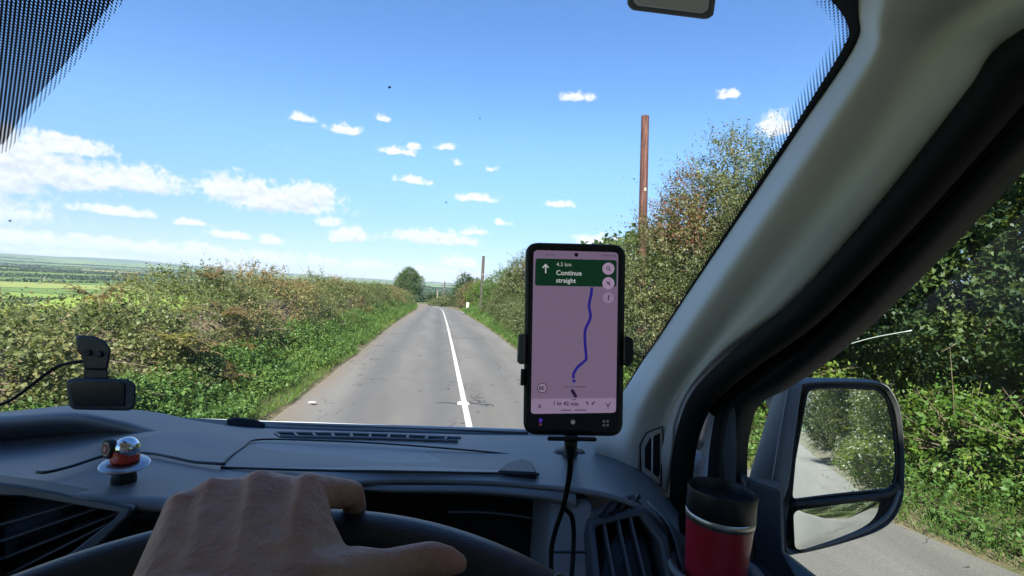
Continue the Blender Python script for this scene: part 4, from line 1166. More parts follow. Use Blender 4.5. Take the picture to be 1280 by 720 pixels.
# ------------------------------------------------------------------ wing mirror
gd = .92
gc = P(1055, 560, gd)
vr = ray(972, 520); vr = vr / np.linalg.norm(vr)
nrm_m = np.array([.02, -1, 0.0]) - vr; nrm_m /= np.linalg.norm(nrm_m)
def mp(px, py, off=0.0, c=gc, n=nrm_m):
    r = ray(px, py); t = ((c - O + n * off) @ n) / (r @ n); return O + r * t
out = [(984, 481), (1013, 476.5), (1046, 475.5), (1079, 476), (1102, 479), (1114, 490), (1124, 514), (1128.5, 557), (1129, 596), (1126, 627), (1114, 650), (1094, 664), (1056, 677), (1022, 686), (997, 691), (982, 690), (980, 660), (985, 622), (991, 560), (996, 510)]
N_ = 100
oc = catmull(np.array(out + out[:1], float), N_ + 1)[:-1]
rim0 = np.array([mp(a, b, .0) for a, b in oc])
cen = rim0.mean(0)
rings = []
back = np.array([-.012, .115, 0.0])
for t, s_, bo in ((.0, .955, -.003), (.0, .985, .006), (-.0, 1.0, .004), (.12, 1.01, 0), (.45, .97, 0), (.75, .84, 0), (.93, .62, 0), (1.0, .3, 0)):
    rings.append(cen + (rim0 - cen) * s_ + back * t + nrm_m * bo)
mir = MB().grid(np.array(rings), close_v=True)
mo = len(mir.v) - N_; mir.f.append(tuple(mo + j for j in range(N_)))
wm = mir.build('wing_mirror', M_MIRH, van, smooth=True, auto=60)
MB().grid(np.array([[mp(a, b, -.012) for a, b in oc], [cen + (q - cen) * .5 - nrm_m * .012 for q in rim0]]), close_v=True).build('mirror_backing', M_BLACK, wm)
def rounded(poly, r, n=6):
    """round a closed px polygon"""
    q = []
    k = len(poly); pol = np.array(poly, float)
    for i in range(k):
        a, b, c = pol[i - 1], pol[i], pol[(i + 1) % k]
        d1, d2 = (a - b), (c - b); l1, l2 = np.linalg.norm(d1), np.linalg.norm(d2)
        rr = min(r, l1 * .45, l2 * .45)
        p1, p2 = b + d1 / l1 * rr, b + d2 / l2 * rr
        for t in np.linspace(0, 1, n): q.append((1 - t) ** 2 * p1 + 2 * t * (1 - t) * b + t * t * p2)
    return np.array(q)
up_p = rounded([(1009, 486.5), (1045, 484), (1098, 487), (1110, 500), (1118, 540), (1121, 580), (1116, 611), (1040, 619), (988.5, 625.5), (993, 575)], 9)
lo_p = rounded([(989.5, 637), (1050, 629.5), (1102, 624), (1098, 645), (1075, 668), (1035, 680), (992.5, 687)], 9)
def mirror_mat():
    M = bpy.data.materials.new('mirror_glass'); M.use_nodes = True
    t = M.node_tree; t.nodes.clear(); k = NT(t)
    g_ = k.n('ShaderNodeBsdfGlossy', ins={0: (.80, .84, .84, 1), 'Roughness': 0.012})
    dfu = k.n('ShaderNodeBsdfDiffuse', ins={0: (.42, .42, .42, 1)})
    nn = k.noise(k.n('ShaderNodeTexCoord').outputs['Object'], 60, 4, .6)
    mx = k.n('ShaderNodeMixShader', ins={0: k.math('MULTIPLY', nn, .14), 1: g_.outputs[0], 2: dfu.outputs[0]})
    k.n('ShaderNodeOutputMaterial', ins={0: mx.outputs[0]})
    return M
M_MIRROR = mirror_mat()
for poly, nm, tilt in ((up_p, 'mirror_glass', 0), (lo_p, 'wide_angle_glass', 1)):
    f_ = np.array([mp(a, b, .0035) for a, b in poly]); c_ = f_.mean(0)
    if tilt == 0:
        MB().prism(list(f_), list(f_ - nrm_m * .006)).build(nm, M_MIRROR, wm)
    else:      # convex
        rg = []
        for s_ in (1, .85, .65, .4, .15):
            rg.append(c_ + (f_ - c_) * s_ + nrm_m[None] * (.0028 * (1 - s_ ** 2) + .003 - .055 * ((f_ - c_) * s_ @ RT) + .045 * ((f_ - c_) * s_ @ UP))[:, None])
        q = MB().grid(np.array(rg), close_v=True); o_ = len(q.v) - len(poly); q.f.append(tuple(o_ + j for j in range(len(poly))))
        q.build(nm, M_MIRROR, wm, smooth=True)
bar = MB()
for poly in (up_p, lo_p):
    f_ = np.array([mp(a, b, .004) for a, b in poly]); bar.tube(np.concatenate([f_, f_[:2]]), .0022, 6, cap=False)
dv_ = catmull(np.array([mp(986, 631, .003), mp(1045, 625, .005), mp(1104, 618, .004), mp(1122, 606, .004)]), 20)
bar.tube(dv_, .0062, 8)
bar.build('mirror_bezel', M_BLACK, wm, smooth=True)
lt = catmull(np.array([mp(1124, 612, .004), mp(1112, 640, .005), mp(1090, 658, .005), mp(1050, 674, .005), mp(1000, 688, .004)]), 24)
MB().tube(lt, .004, 8).build('rim_bead', M_MIRH, wm, smooth=True)  # raised bead along the lower rim, same plastic as the housing
# inner flank of the housing and its seam
fl = [[(1003, 478, .915), (994, 540, .905), (986, 600, .90), (979, 625, .90)], [(985, 481, .93), (975, 540, .92), (966, 600, .91), (963, 622, .91)], [(969, 498, .98), (955, 545, .97), (943, 585, .96), (936, 612, .95)], [(975, 505, 1.03), (965, 550, 1.03), (955, 590, 1.02), (950, 612, 1.01)]]
MB().grid(loft(fl, 20, 24)).build('mirror_flank', M_MIRH, wm, smooth=True, solid=.004)
MB().tube(catmull(PP([(986, 481, .922), (976, 530, .914), (969, 575, .908), (963.5, 606, .905)]), 20), .0014, 6).build('seam', mat('seam_light', (.35, .35, .36), .35), wm)
ar = [[(926, 600, .80), (950, 603, .86), (976, 606, .90)], [(930, 608, .785), (952, 607, .85), (974, 611, .885)], [(928, 650, .775), (950, 650, .84), (975, 650, .88)], [(940, 700, .76), (958, 696, .83), (976, 691, .88)], [(950, 706, .80), (965, 700, .86), (978, 690, .91)]]
MB().grid(loft(ar, 20, 14)).build('mirror_arm', mat('mirror_arm_plastic', (.085, .087, .09), .55, bump=.3, bscale=900), wm, smooth=True, solid=.006)
MB().tube(catmull(PP([(930, 652, .771), (952, 653, .838), (976, 650, .878)]), 12), .0016, 5).build('seam', M_BLACK, wm)

# ------------------------------------------------------------------ rest of the van round the camera (roof, floor, walls), with added sun blocks
MB().grid(np.array([[(x, y, CAM_Z + .36 - .02 * abs(x + .42) ** 2) for x in np.linspace(-1.3, .46, 8)] for y in np.linspace(-.7, .50, 6)])).build('headliner', M_LINER, van, smooth=True, solid=.01, soff=1)
MB().box((-.42, -1.84, CAM_Z + .47), (.98, 2.38, .04)).build('roof', M_WHITE, van, bevel=.03)
MB().box((-.42, -.72, CAM_Z - .45), (.96, .02, .86)).build('bulkhead', mat('bulkhead_white', (.80, .77, .70), .8), van)
MB().box((-.42, .3, .52), (.94, 1.05, .03)).build('floor', M_BLACK, van)
MB().box((-1.36, .3, .95), (.05, 1.0, .48)).build('door_panel', M_DASHD, van, bevel=.02)
MB().box((-1.34, -.64, CAM_Z - .02), (.04, .06, .4)).build('side_pillar', M_TRIM, van, bevel=.02)
MB().box((.51, -.16, CAM_Z + .345), (.02, .50, .10)).build('sun_block_rail', M_BLACK, van, bevel=.01)  # added out of view to stop sun leaking in above the side window
MB().box((.50, -.60, CAM_Z - .02), (.03, .12, .4)).build('side_pillar', M_TRIM, van, bevel=.02)
MB().box((-.42, -.36, 2.462), (.93, .43, .148)).build('sun_block_roof', M_WHITE, van, bevel=.08)  # added unseen block that keeps the sun off the wing mirror
MB().box((-.42, -2.50, 1.70), (.94, 1.7, 1.24)).build('cargo_body', M_WHITE, van, bevel=.05)  # height raised so that it shades the wing mirror
MB().box((-.42, 1.35, .95), (.90, .10, .42)).build('firewall', M_BLACK, van)
pl = catmull(np.array([(-1.22, 1.00, CAM_Z - .42), (-1.25, .80, CAM_Z - .1), (-1.24, .5, CAM_Z + .22), (-1.2, .35, CAM_Z + .36)]), 12)
MB().tube(pl, .05, 10).build('pillar_trim', M_TRIM, van, smooth=True)

# ------------------------------------------------------------------ steering wheel
WC = O + np.array([-.065, .122, -.2265]); WR, WA = .215, .354
eX, eY = np.array([1., 0, 0]), np.array([0, math.cos(WA), math.sin(WA)]); eN = np.cross(eX, eY)
sw = empty('steering_wheel', WC, None, None); sw.parent = van; sw.location = tuple(WC - wloc(van))
def rim(t0, t1, n, r, name, M, closed=False):
    t = np.linspace(t0, t1, n)
    c = WC + WR * (np.cos(t)[:, None] * eX + np.sin(t)[:, None] * eY)
    th = np.linspace(0, 2 * np.pi, 20, endpoint=False)
    rr = np.array([[c[i] + r * (1.12 * np.cos(a) * (np.cos(t[i]) * eX + np.sin(t[i]) * eY) + .96 * np.sin(a) * eN) for a in th] for i in range(n)])
    mb = MB().grid(rr, close_v=True)
    if True:
        mb.f.append(tuple(range(20))[::-1]); mb.f.append(tuple((n - 1) * 20 + j for j in range(20)))
    return mb.build(name, M, sw, smooth=True, auto=50)
M_LEATHER = mat('wheel_leather', (.024, .027, .034), .36, bump=.35, bscale=700)
rim(rad(52), rad(140), 60, .0134, 'rim', M_LEATHER)
rim(rad(-222 + 2 + 0), rad(51), 150, .0138, 'rim_grip', mat('wheel_grip', (.020, .021, .026), .5, bump=.5, bscale=500))
t = rad(51.5); c = WC + WR * (math.cos(t) * eX + math.sin(t) * eY)
MB().lathe(c, [(.0138, -.0014), (.0149, -.0008), (.0149, .0008), (.0138, .0014)], 24, axis=-math.sin(t) * eX + math.cos(t) * eY).build('rim_joint', mat('joint_gloss', (.05, .05, .06), .25), sw, smooth=True)
hub = MB().lathe(WC - eN * .03 - eY * .02, [(.02, -.02), (.07, -.015), (.085, 0), (.07, .018), (.02, .024)], 30, axis=eN).build('hub', M_BLACK, sw, smooth=True)
spk = MB()
for a in (0, 180, 270):
    e = WC + WR * (math.cos(rad(a)) * eX + math.sin(rad(a)) * eY); spk.tube([WC - eN * .03, WC * .5 + e * .5 - eN * .02, e], [.03, .018, .012], 10)
spk.build('spoke', M_BLACK, sw, smooth=True)

# ------------------------------------------------------------------ dashcam
dcb = P(125, 513, 1.02)
dc = empty('dashcam', dcb, 'black dashcam standing on the left dash hump', 'dashcam')
dd = 1.02
bo = rounded([(82, 476), (92, 472.5), (160, 474), (170, 480), (169.5, 505), (166, 512), (158, 513.5), (92, 512), (87, 508)], 4, 4)
MB().prism([P(a, b, dd - .025) for a, b in bo], [P(a, b, dd + .012) for a, b in bo]).build('body', mat('dashcam_grey', (.022, .026, .032), .55), dc, bevel=.004)
lc = rounded([(86, 479), (93, 476), (152, 477), (156, 482), (155, 508), (92, 508.5)], 4, 4)
MB().prism([P(a, b, dd - .0275) for a, b in lc], [P(a, b, dd - .02) for a, b in lc]).build('display', mat('dashcam_screen', (.012, .015, .02), .2), dc, bevel=.0015)
ne = [(104, 460), (134, 458), (136, 474), (105, 474)]
MB().prism([P(a, b, dd - .016) for a, b in ne], [P(a, b, dd + .012) for a, b in ne]).build('neck', M_BLACK, dc, bevel=.003)
ba = [(94, 421), (99, 419), (118, 420), (131, 426), (139, 437), (137, 450), (134, 463), (105, 462), (103, 446), (97, 440)]
MB().prism([P(a, b, dd - .022) for a, b in ba], [P(a, b, dd + .018) for a, b in ba]).build('mount_bracket', M_BLACK, dc, bevel=.004)
MB().tube(PP([(107, 441, dd - .03), (107, 441, dd + .02)]), .006, 12).build('screw', mat('screw_metal', (.16, .15, .14), .4, .8), dc)
MB().tube(PP([(121, 443, dd - .03), (121, 443, dd + .02)]), .006, 12).build('screw', mat('screw_metal'), dc)
tag(MB().tube(catmull(PP([(106, 452, dd - .0), (92, 453, dd), (70, 459, dd + .01), (45, 477, dd + .02), (20, 496, dd + .03), (0, 506, dd + .04), (-60, 530, dd + .05)]), 40), .0031, 8).build('power_cable', M_RUBBER, smooth=True), 'black power cable curling left from the dashcam', 'cable')
tag(MB().tube(catmull(PP([(46, 590, .70), (60, 590, .70), (92, 582, .73), (128, 570.5, .765), (160, 566.5, .79), (190, 567, .79), (212, 571, .775), (240, 577, .76), (262, 579, .755), (281, 580, .752)]), 50), .0022, 8).build('dash_cable', mat('cable_black', (.02, .02, .022), .3), smooth=True), 'thin black cable lying along the dash seam behind the red ball mount', 'cable')
# ------------------------------------------------------------------ red and chrome ball mount
bc = P(156, 580, .655)
bm_ = empty('ball_mount', bc + np.array([0, 0, -.03]), 'red and chrome ball phone mount on a steel disc, stuck on the dash', 'phone mount')
MB().lathe(bc, [(.004, -.0025), (.0245, -.0025), (.0268, 0), (.0245, .0028), (.016, .0032), (.004, .0032)], 36, axis=unit(np.array([.03, -.12, 1.]))).build('disc', mat('steel_disc', (.45, .45, .47), .3, .9), bm_, smooth=True, auto=60)
MB().lathe(bc + np.array([0, 0, -.03]), [(.013, 0), (.014, .012), (.011, .026)], 20).build('stem', M_BLACK, bm_, smooth=True, auto=60)
M_RED = mat('red_plastic', (.55, .035, .02), .35)
MB().lathe(bc + np.array([0, 0, .003]), [(.012, 0), (.0155, .002), (.0155, .007), (.0135, .009), (.0145, .013), (.0125, .018)], 24).build('collar', M_RED, bm_, smooth=True, auto=60)
MB().ball(bc + RT * .0015 + np.array([0, 0, .0195]), .0142, 24).build('ball', M_CHROME, bm_, smooth=True)
fc = bc + RT * -.0165 + UP * .021 - FW * .009
ax = unit(-FW * .8 - RT * .45 + UP * .1)
hd_ = MB().lathe(fc - ax * .005, [(.006, -.004), (.0115, -.002), (.0122, .003), (.0112, .005)], 28, axis=ax).build('head', M_BLACK, bm_, smooth=True, auto=60)
e1 = unit(np.cross(np.array([0, 0, 1.]), ax)); e2 = np.cross(ax, e1)
hexp = lambda r_, off: [fc + ax * off + r_ * (math.cos(t) * e1 + math.sin(t) * e2) for t in np.linspace(0, 2 * math.pi, 6, endpoint=False)]
MB().prism(hexp(.0088, .0006), hexp(.0088, -.0002)).build('emblem', mat('emblem_white', (.55, .5, .45), .5), hd_)
MB().prism(hexp(.0068, .0011), hexp(.0068, .0004)).build('emblem', mat('emblem_dark_red', (.25, .02, .02), .5), hd_)
MB().prism(hexp(.0035, .0015), hexp(.0035, .001)).build('emblem', mat('emblem_pale', (.6, .35, .3), .5), hd_)

# ------------------------------------------------------------------ phone, holder, cable
D = .42
def srgb(r, g_, b_):
    f = lambda c: (c / 255 / 12.92) if c < 10.3 else ((c / 255 + .055) / 1.055) ** 2.4
    return (f(r), f(g_), f(b_))
EX = 2 ** SC.view_settings.exposure
def scr(name, r, g_, b_):
    M = mat('screen_' + name, (.01, .01, .01), .25, spec=.25)
    b = M.node_tree.nodes['Principled BSDF']
    b.inputs['Emission Color'].default_value = (*srgb(r, g_, b_), 1); b.inputs['Emission Strength'].default_value = .92 / EX
    return M
ph = empty('phone', P(717, 424, D), 'black cased smartphone in the holder, showing a navigation map with a blue route', 'phone')
case = rounded([(657, 303), (782, 306), (778, 545.5), (654, 543)], 17, 8)
def flat(name, poly, off, M, parent=ph, thick=.0003):
    return MB().prism([P(a, b, D - off) for a, b in poly], [P(a, b, D - off + thick) for a, b in poly]).build(name, M, parent)
MB().prism([P(a, b, D - .0015) for a, b in case], [P(a, b, D + .010) for a, b in case]).build('case', mat('phone_case', (.012, .013, .015), .5), ph, bevel=.003, segs=3)
gl = rounded([(663, 309), (776, 312), (772.5, 540), (660, 537.5)], 12, 8)
flat('front_glass', gl, .0019, mat('phone_glass', (.006, .006, .008), .12), thick=.0006)
sc_p = rounded([(667, 312.5), (773, 315.5), (770, 516), (663.6, 517.5)], 6, 6)
scn = flat('screen', sc_p, .0023, scr('lilac', 112, 95, 119))
K = [.0026]
def item(name, poly, M, lay=1): return flat(name, poly, .0023 + .0003 * lay, M, scn, .0002)
def circ(x, y, r, n=20): return [(x + r * math.cos(t), y + r * math.sin(t)) for t in np.linspace(0, 2 * math.pi, n, endpoint=False)]
S_GREEN, S_LILAC, S_BLUE, S_DARK, S_WHITE, S_SHEET, S_GREY = scr('green', 9, 44, 27), scr('button', 152, 130, 158), scr('blue', 38, 30, 120), scr('dark', 34, 26, 44), scr('white', 176, 178, 180), scr('sheet', 134, 116, 142), scr('grey', 84, 70, 92)
item('banner', rounded([(669.5, 323), (771, 325.2), (770.6, 358.6), (668.6, 357)], 3.5, 5), S_GREEN)
item('bottom_sheet', rounded([(664, 498.5), (770.2, 497.5), (769.8, 515.6), (663.8, 517.1)], 3.5, 5), S_SHEET)
item('arrow_icon', [(682, 329.5), (686.3, 334.2), (685.2, 335.3), (682.9, 333), (682.9, 341.5), (681.3, 341.5), (681.3, 333), (679, 335.3), (677.8, 334.2)], S_WHITE, 2)
def text(body, x, y, hgt, M, name='lettering', lay=2, bold=.0):
    c = bpy.data.curves.new(name, 'FONT'); c.body = body; c.size = 1.0; c.resolution_u = 3; c.offset = bold
    o = bpy.data.objects.new(name, c); COL.objects.link(o)
    dg = bpy.context.evaluated_depsgraph_get()
    me = bpy.data.meshes.new_from_object(o.evaluated_get(dg))
    bpy.data.objects.remove(o); bpy.data.curves.remove(c)
    s = hgt / .73
    for v in me.vertices:
        q = P(x + v.co.x * s, y - v.co.y * s + v.co.x * s * .024, D - .0023 - .0003 * lay); v.co = Vector(q)
    me.materials.clear(); me.materials.append(M)
    return link_mesh(name, me, scn)
text('4.3 km', 695.6, 332.6, 5.0, scr('pale', 150, 156, 154), bold=.01)
text('Continue', 695, 343.6, 6.2, S_WHITE, bold=.015)
text('straight', 695, 353, 6.0, S_WHITE, bold=.015)
for x, y, r in ((760.5, 335.8, 7.6), (760.5, 354, 7.6), (760.4, 372.3, 6.8)):
    item('round_button', circ(x, y, r), S_LILAC if y < 360 else S_SHEET, 3)
def stroke(pts, w_, lay=4):
    p_ = np.array(pts, float); T = np.gradient(p_, axis=0); T /= np.linalg.norm(T, axis=1)[:, None]; Nn = np.stack([-T[:, 1], T[:, 0]], 1) * w_ / 2
    d_ = D - .0023 - .0003 * lay
    return np.array([[P(*q, d_) for q in p_ + Nn], [P(*q, d_) for q in p_ - Nn]])
th = np.linspace(0, 2 * math.pi, 14)
MB().grid(stroke(np.stack([759.9 + 2 * np.cos(th), 335.2 + 2 * np.sin(th)], 1), .9)).build('button_icon', S_DARK, scn)
MB().grid(stroke([(761.3, 336.7), (763, 338.6)], 1.0)).build('button_icon', S_DARK, scn)
MB().grid(stroke([(758.4, 354), (760.2, 354), (761.6, 352), (761.6, 356.2), (760.2, 354.4)], 1.2)).build('button_icon', S_DARK, scn)
MB().grid(stroke([(758, 351.5), (763.2, 357)], .9)).build('button_icon', S_DARK, scn)
MB().grid(stroke([(760.4, 375.3), (760.6, 371), (761.8, 369)], 1.3)).build('button_icon', S_DARK, scn)
route = catmull(np.array([(739.7, 359.2), (739, 367.5), (736.3, 382), (738, 396.7), (731.7, 412.3), (731.3, 427.9), (732.8, 447.5), (731, 451), (722, 459), (717.3, 466.8), (716.6, 473)]), 60)
MB().grid(stroke(route, 3.6, 1)).build('route_line', S_BLUE, scn)
item('position_dot', circ(717.4, 476.3, 2.1), S_BLUE, 2)
MB().grid(stroke([(714.6, 487), (717.5, 492), (720.3, 496.5)], 4.2, 1)).build('route_line', scr('stub', 36, 22, 52), scn)
MB().grid(stroke([(704.5, 483.6), (732.5, 483.4)], 1.3, 1)).build('street_name', S_GREY, scn)
rg_ = np.linspace(0, 2 * math.pi, 26)
item('speed_sign', circ(677.7, 485, 6.4), S_SHEET, 2)
MB().grid(stroke(np.stack([677.7 + 6 * np.cos(rg_), 485 + 6 * np.sin(rg_)], 1), .9, 3)).build('speed_sign', S_DARK, scn)
text('80', 673.6, 487.4, 4.9, S_DARK, lay=3, bold=.02)
text('1 hr 42 min', 691, 506.4, 5.0, S_DARK, lay=2, bold=.02)
MB().grid(stroke([(672.6, 505.8), (676.6, 510.2)], .9, 2)).build('button_icon', S_DARK, scn)
MB().grid(stroke([(676.6, 505.8), (672.6, 510.2)], .9, 2)).build('button_icon', S_DARK, scn)
MB().grid(stroke([(757, 504), (760, 507.5), (760, 511)], 1.0, 2)).build('button_icon', S_DARK, scn)
MB().grid(stroke([(763, 503.5), (760, 507.5)], 1.0, 2)).build('button_icon', S_DARK, scn)
MB().grid(stroke([(732.8, 502), (735.4, 505.5)], 1.6, 2)).build('button_icon', S_DARK, scn)
MB().grid(stroke([(739.6, 505.8), (743, 502.6)], 1.5, 2)).build('button_icon', S_DARK, scn)
MB().grid(stroke([(714.5, 499.6), (720, 499.5)], .8, 2)).build('button_icon', S_DARK, scn)
MB().grid(stroke([(701, 512.8), (714, 512.8)], 1.6, 2)).build('arrival_line', S_GREY, scn)
MB().grid(stroke([(718, 512.7), (733, 512.6)], 1.6, 2)).build('arrival_line', S_GREY, scn)
MB().grid(stroke([(683, 318.2), (686, 318.3)], 1.6, 2)).build('status_icon', S_GREY, scn)
for a_, b_, w_ in (((688, 318.4), (693, 318.5), 1.2), ((752, 319.4), (765, 319.8), 1.3), ((767, 320), (770, 320.1), 2.0)): MB().grid(stroke([a_, b_], w_, 2)).build('status_icon', S_GREY, scn)
item('camera_hole', circ(720.4, 318.4, 2.5), mat('phone_glass'), 4)
nb = MB()
flat('nav_icon', circ(716.2, 527.6, 2.8), .0022, scr('navgrey', 92, 88, 96), ph)
flat('nav_icon', [(673.5, 523), (678, 523.5), (678, 527), (674, 528.6)], .0022, scr('navblue', 62, 44, 150), ph)
flat('nav_icon', [(674, 529.5), (677.5, 529), (677.5, 532), (674, 532)], .0022, scr('navrust', 90, 46, 40), ph)
for x in (753.3, 758):
    for y in (525, 530): flat('nav_icon', rounded([(x, y), (x + 3.2, y), (x + 3.2, y + 3.2), (x, y + 3.2)], 1, 3), .0022, scr('navdim', 62, 60, 66), ph)

hl = empty('phone_holder', P(716, 548, D), 'black spring clamp phone holder on a stalk gripping the smartphone', 'phone holder')
bd = rounded([(672, 385), (765, 387), (763, 480), (670, 478)], 10, 5)
MB().prism([P(a, b, D + .0115) for a, b in bd], [P(a, b, D + .030) for a, b in bd]).build('back_plate', M_BLACK, hl, bevel=.003)
lcl = rounded([(647.5, 419), (652, 416.5), (657, 418), (656.4, 455), (650, 455.5), (646.2, 452)], 3, 4)
MB().prism([P(a, b, D - .010) for a, b in lcl], [P(a, b, D + .016) for a, b in lcl]).build('clamp_arm', mat('clamp_grey', (.10, .105, .115), .4), hl, bevel=.002)
rcl = rounded([(780.2, 420.5), (785.5, 420), (791.5, 424), (791.8, 452), (786.5, 458.5), (779.6, 457.5)], 3, 4)
MB().prism([P(a, b, D - .010) for a, b in rcl], [P(a, b, D + .016) for a, b in rcl]).build('clamp_arm', M_BLACK, hl, bevel=.002)
sb = [(651, 461), (655.4, 461), (655, 482), (650.4, 482)]
MB().prism([P(a, b, D - .004) for a, b in sb], [P(a, b, D + .010) for a, b in sb]).build('release_button', M_BLACK, hl, bevel=.0008)
ft = rounded([(684, 545.5), (746, 546.5), (746, 552), (684, 551)], 2, 3)
MB().prism([P(a, b, D - .012) for a, b in ft], [P(a, b, D + .02) for a, b in ft]).build('foot_rest', M_BLACK, hl, bevel=.0015)
MB().tube(catmull(np.array([P(716, 450, D + .03), P(716, 470, D + .09), P(714, 540, D + .22), P(712, 566, .70 + .26)]), 14), [.012] + [.009] * 12 + [.016], 12).build('stalk', M_BLACK, hl, smooth=True)
MB().lathe(P(712, 568, .965), [(.03, -.006), (.031, 0), (.027, .007), (.012, .010)], 24).build('suction_base', M_BLACK, hl, smooth=True, auto=60)
cb = empty('charging_cable', P(714, 556, D), 'black charging cable hanging from the bottom of the phone', 'cable')
MB().tube(PP([(714, 548, D + .003), (714, 554, D + .003), (713.7, 562, D + .004), (713.2, 566, D + .004), (713, 576, D + .006)]), [.0052, .0052, .0046, .003, .0025], 12).build('plug', M_BLACK, cb, smooth=True)
MB().tube(catmull(PP([(713, 574, D + .006), (712, 592, D + .02), (708, 616, D + .045), (702, 640, D + .07), (694, 664, D + .085), (689, 690, D + .09), (690, 730, D + .08), (698, 780, D + .05)]), 50), .0024, 8).build('cord', M_RUBBER, cb, smooth=True)
MB().tube(catmull(PP([(704, 634, D + .065), (714, 644, D + .08), (717, 662, D + .09), (716.5, 690, D + .09), (714, 730, D + .08)]), 30), .0024, 8).build('cord', M_RUBBER, cb, smooth=True)

# ------------------------------------------------------------------ travel mug
tt = P(903, 612, .565)
axm = unit(np.array([.035, 0.0, 1.0]))
def hm(px, py):   # height on the mug axis (measured down) for a photo row
    return None
mg = empty('travel_mug', tt - axm * .165, 'red metal travel mug with a black lid in the cup holder', 'mug')
MB().lathe(tt, [(.0300, -.1035), (.0305, -.095), (.0325, -.062), (.0345, -.0285)], 48, axis=axm).build('body', mat('red_metal', (.38, .013, .030), .34, 0.0, coat=.3), mg, smooth=True, auto=60)
MB().lathe(tt, [(.0330, -.034), (.0349, -.0325), (.0354, -.0255), (.0345, -.024)], 48, axis=axm).build('steel_band', mat('brushed_steel', (.62, .6, .57), .35, 1.0), mg, smooth=True, auto=60)
MB().lathe(tt, [(.0340, -.0265), (.0352, -.024), (.0350, -.008), (.0356, -.001), (.0352, .001), (.0335, .0005), (.0318, -.006), (.0312, -.0105), (.016, -.0115), (.012, -.010), (.002, -.010)], 48, axis=axm).build('lid', mat('lid_black', (.012, .012, .013), .38), mg, smooth=True, auto=50)
MB().lathe(tt + axm * -.0105 + RT * .008 - FW * .012, [(.002, .002), (.006, .002), (.0065, 0)], 16, axis=axm).build('sip_tab', M_DASHD, mg, smooth=True)

# ------------------------------------------------------------------ the driver's left hand on the wheel
def capsule(mb, a, b, ra, rb, n=14):
    a, b = np.array(a, float), np.array(b, float)
    L = np.linalg.norm(b - a); u = (b - a) / (L + 1e-9)
    ts = []
    for ph in np.linspace(-np.pi / 2, 0, 5): ts.append((ra * math.sin(ph), ra * max(math.cos(ph), 1e-3)))
    for ph in np.linspace(0, np.pi / 2, 5): ts.append((L + rb * math.sin(ph), rb * max(math.cos(ph), 1e-3)))
    mb.lathe(a, [(r_, z_) for z_, r_ in ts], n, axis=u)
def chain(mb, pts):
    for (p, r_), (q, s_) in zip(pts[:-1], pts[1:]): capsule(mb, p, q, r_, s_)
SH = -.004
def Q(px, py, d): return P(px, py, d + SH)
hand = MB()
wrist = Q(292, 800, .205)
# knuckles
KN = {'little': (Q(228, 637, .272), .0090), 'ring': (Q(267, 620, .282), .0096), 'middle': (Q(324, 612, .288), .0104), 'index': (Q(385, 616, .286), .0105)}
MC = {'little': (Q(197, 768, .222), .0150), 'ring': (Q(246, 775, .220), .0150), 'middle': (Q(300, 775, .220), .0150), 'index': (Q(352, 770, .226), .0150)}
for k_ in KN: capsule(hand, MC[k_][0], KN[k_][0], MC[k_][1], KN[k_][1])
for a_, b_ in (('little', 'ring'), ('ring', 'middle'), ('middle', 'index')):
    for w_ in (.2, .4, .6, .8):
        a0 = MC[a_][0] * (1 - w_) + MC[b_][0] * w_; a1 = KN[a_][0] * (1 - w_) + KN[b_][0] * w_
        capsule(hand, a0, a1 - (UP * .75 - FW * .65) * .0012, .0150, .0086)
# palm underside lies on the rim
capsule(hand, Q(300, 720, .262), Q(300, 660, .292), .012, .008)
capsule(hand, Q(230, 720, .262), Q(240, 655, .288), .012, .008)
capsule(hand, Q(380, 715, .262), Q(385, 660, .288), .011, .008)
# fingers closing over the rim
F = {'index': [KN['index'], (Q(424, 616, .300), .0083), (Q(438, 617, .309), .0080), (Q(444, 634, .328), .0070), (Q(432, 652, .334), .0066), (Q(424, 668, .331), .0058)],
     'middle': [KN['middle'], (Q(356, 612, .308), .0084), (Q(374, 614, .322), .0082), (Q(378, 634, .338), .0072), (Q(370, 656, .340), .0066), (Q(364, 672, .336), .0058)],
     'ring': [KN['ring'], (Q(290, 616, .302), .0080), (Q(303, 620, .317), .0078), (Q(307, 640, .332), .0068), (Q(302, 662, .333), .0062), (Q(298, 678, .329), .0055)],
     'little': [KN['little'], (Q(238, 638, .290), .0074), (Q(244, 642, .302), .0070), (Q(243, 656, .314), .0062), (Q(242, 676, .314), .0056), (Q(242, 690, .310), .005)]}
for k_, l in F.items(): chain(hand, l)
fl_ = ['little', 'ring', 'middle', 'index']
for a_, b_ in zip(fl_[:-1], fl_[1:]):
    for i0, tt_ in ((0, 0), (0, .5), (1, 0)):
        pa = F[a_][i0][0] * (1 - tt_) + F[a_][i0 + 1][0] * tt_; pb = F[b_][i0][0] * (1 - tt_) + F[b_][i0 + 1][0] * tt_
        if i0 == 1: continue
        for q_ in (.33, .66): capsule(hand, pa * (1 - q_) + pb * q_ - UP * .0012, pa * (1 - q_) + pb * q_ - UP * .0018, .0070, .0070)
# thumb along the near side of the rim
chain(hand, [(Q(335, 790, .222), .0150), (Q(398, 730, .244), .0138), (Q(444, 713, .260), .0112), (Q(480, 710, .268), .0089), (Q(508, 704, .274), .0088), (Q(538, 699, .279), .0091), (Q(557, 701, .282), .0080), (Q(572, 704.5, .284), .0058)])
# web between thumb and forefinger
for t in (0, .25, .5, .75, 1):
    a_ = Q(408, 720, .250) * (1 - t) + Q(395, 640, .276) * t
    capsule(hand, a_, Q(340, 705, .245), .0078, .012)
capsule(hand, Q(420, 702, .260), Q(408, 668, .268), .0070, .0060)
capsule(hand, Q(404, 676, .264), Q(396, 640, .278), .0066, .0068)
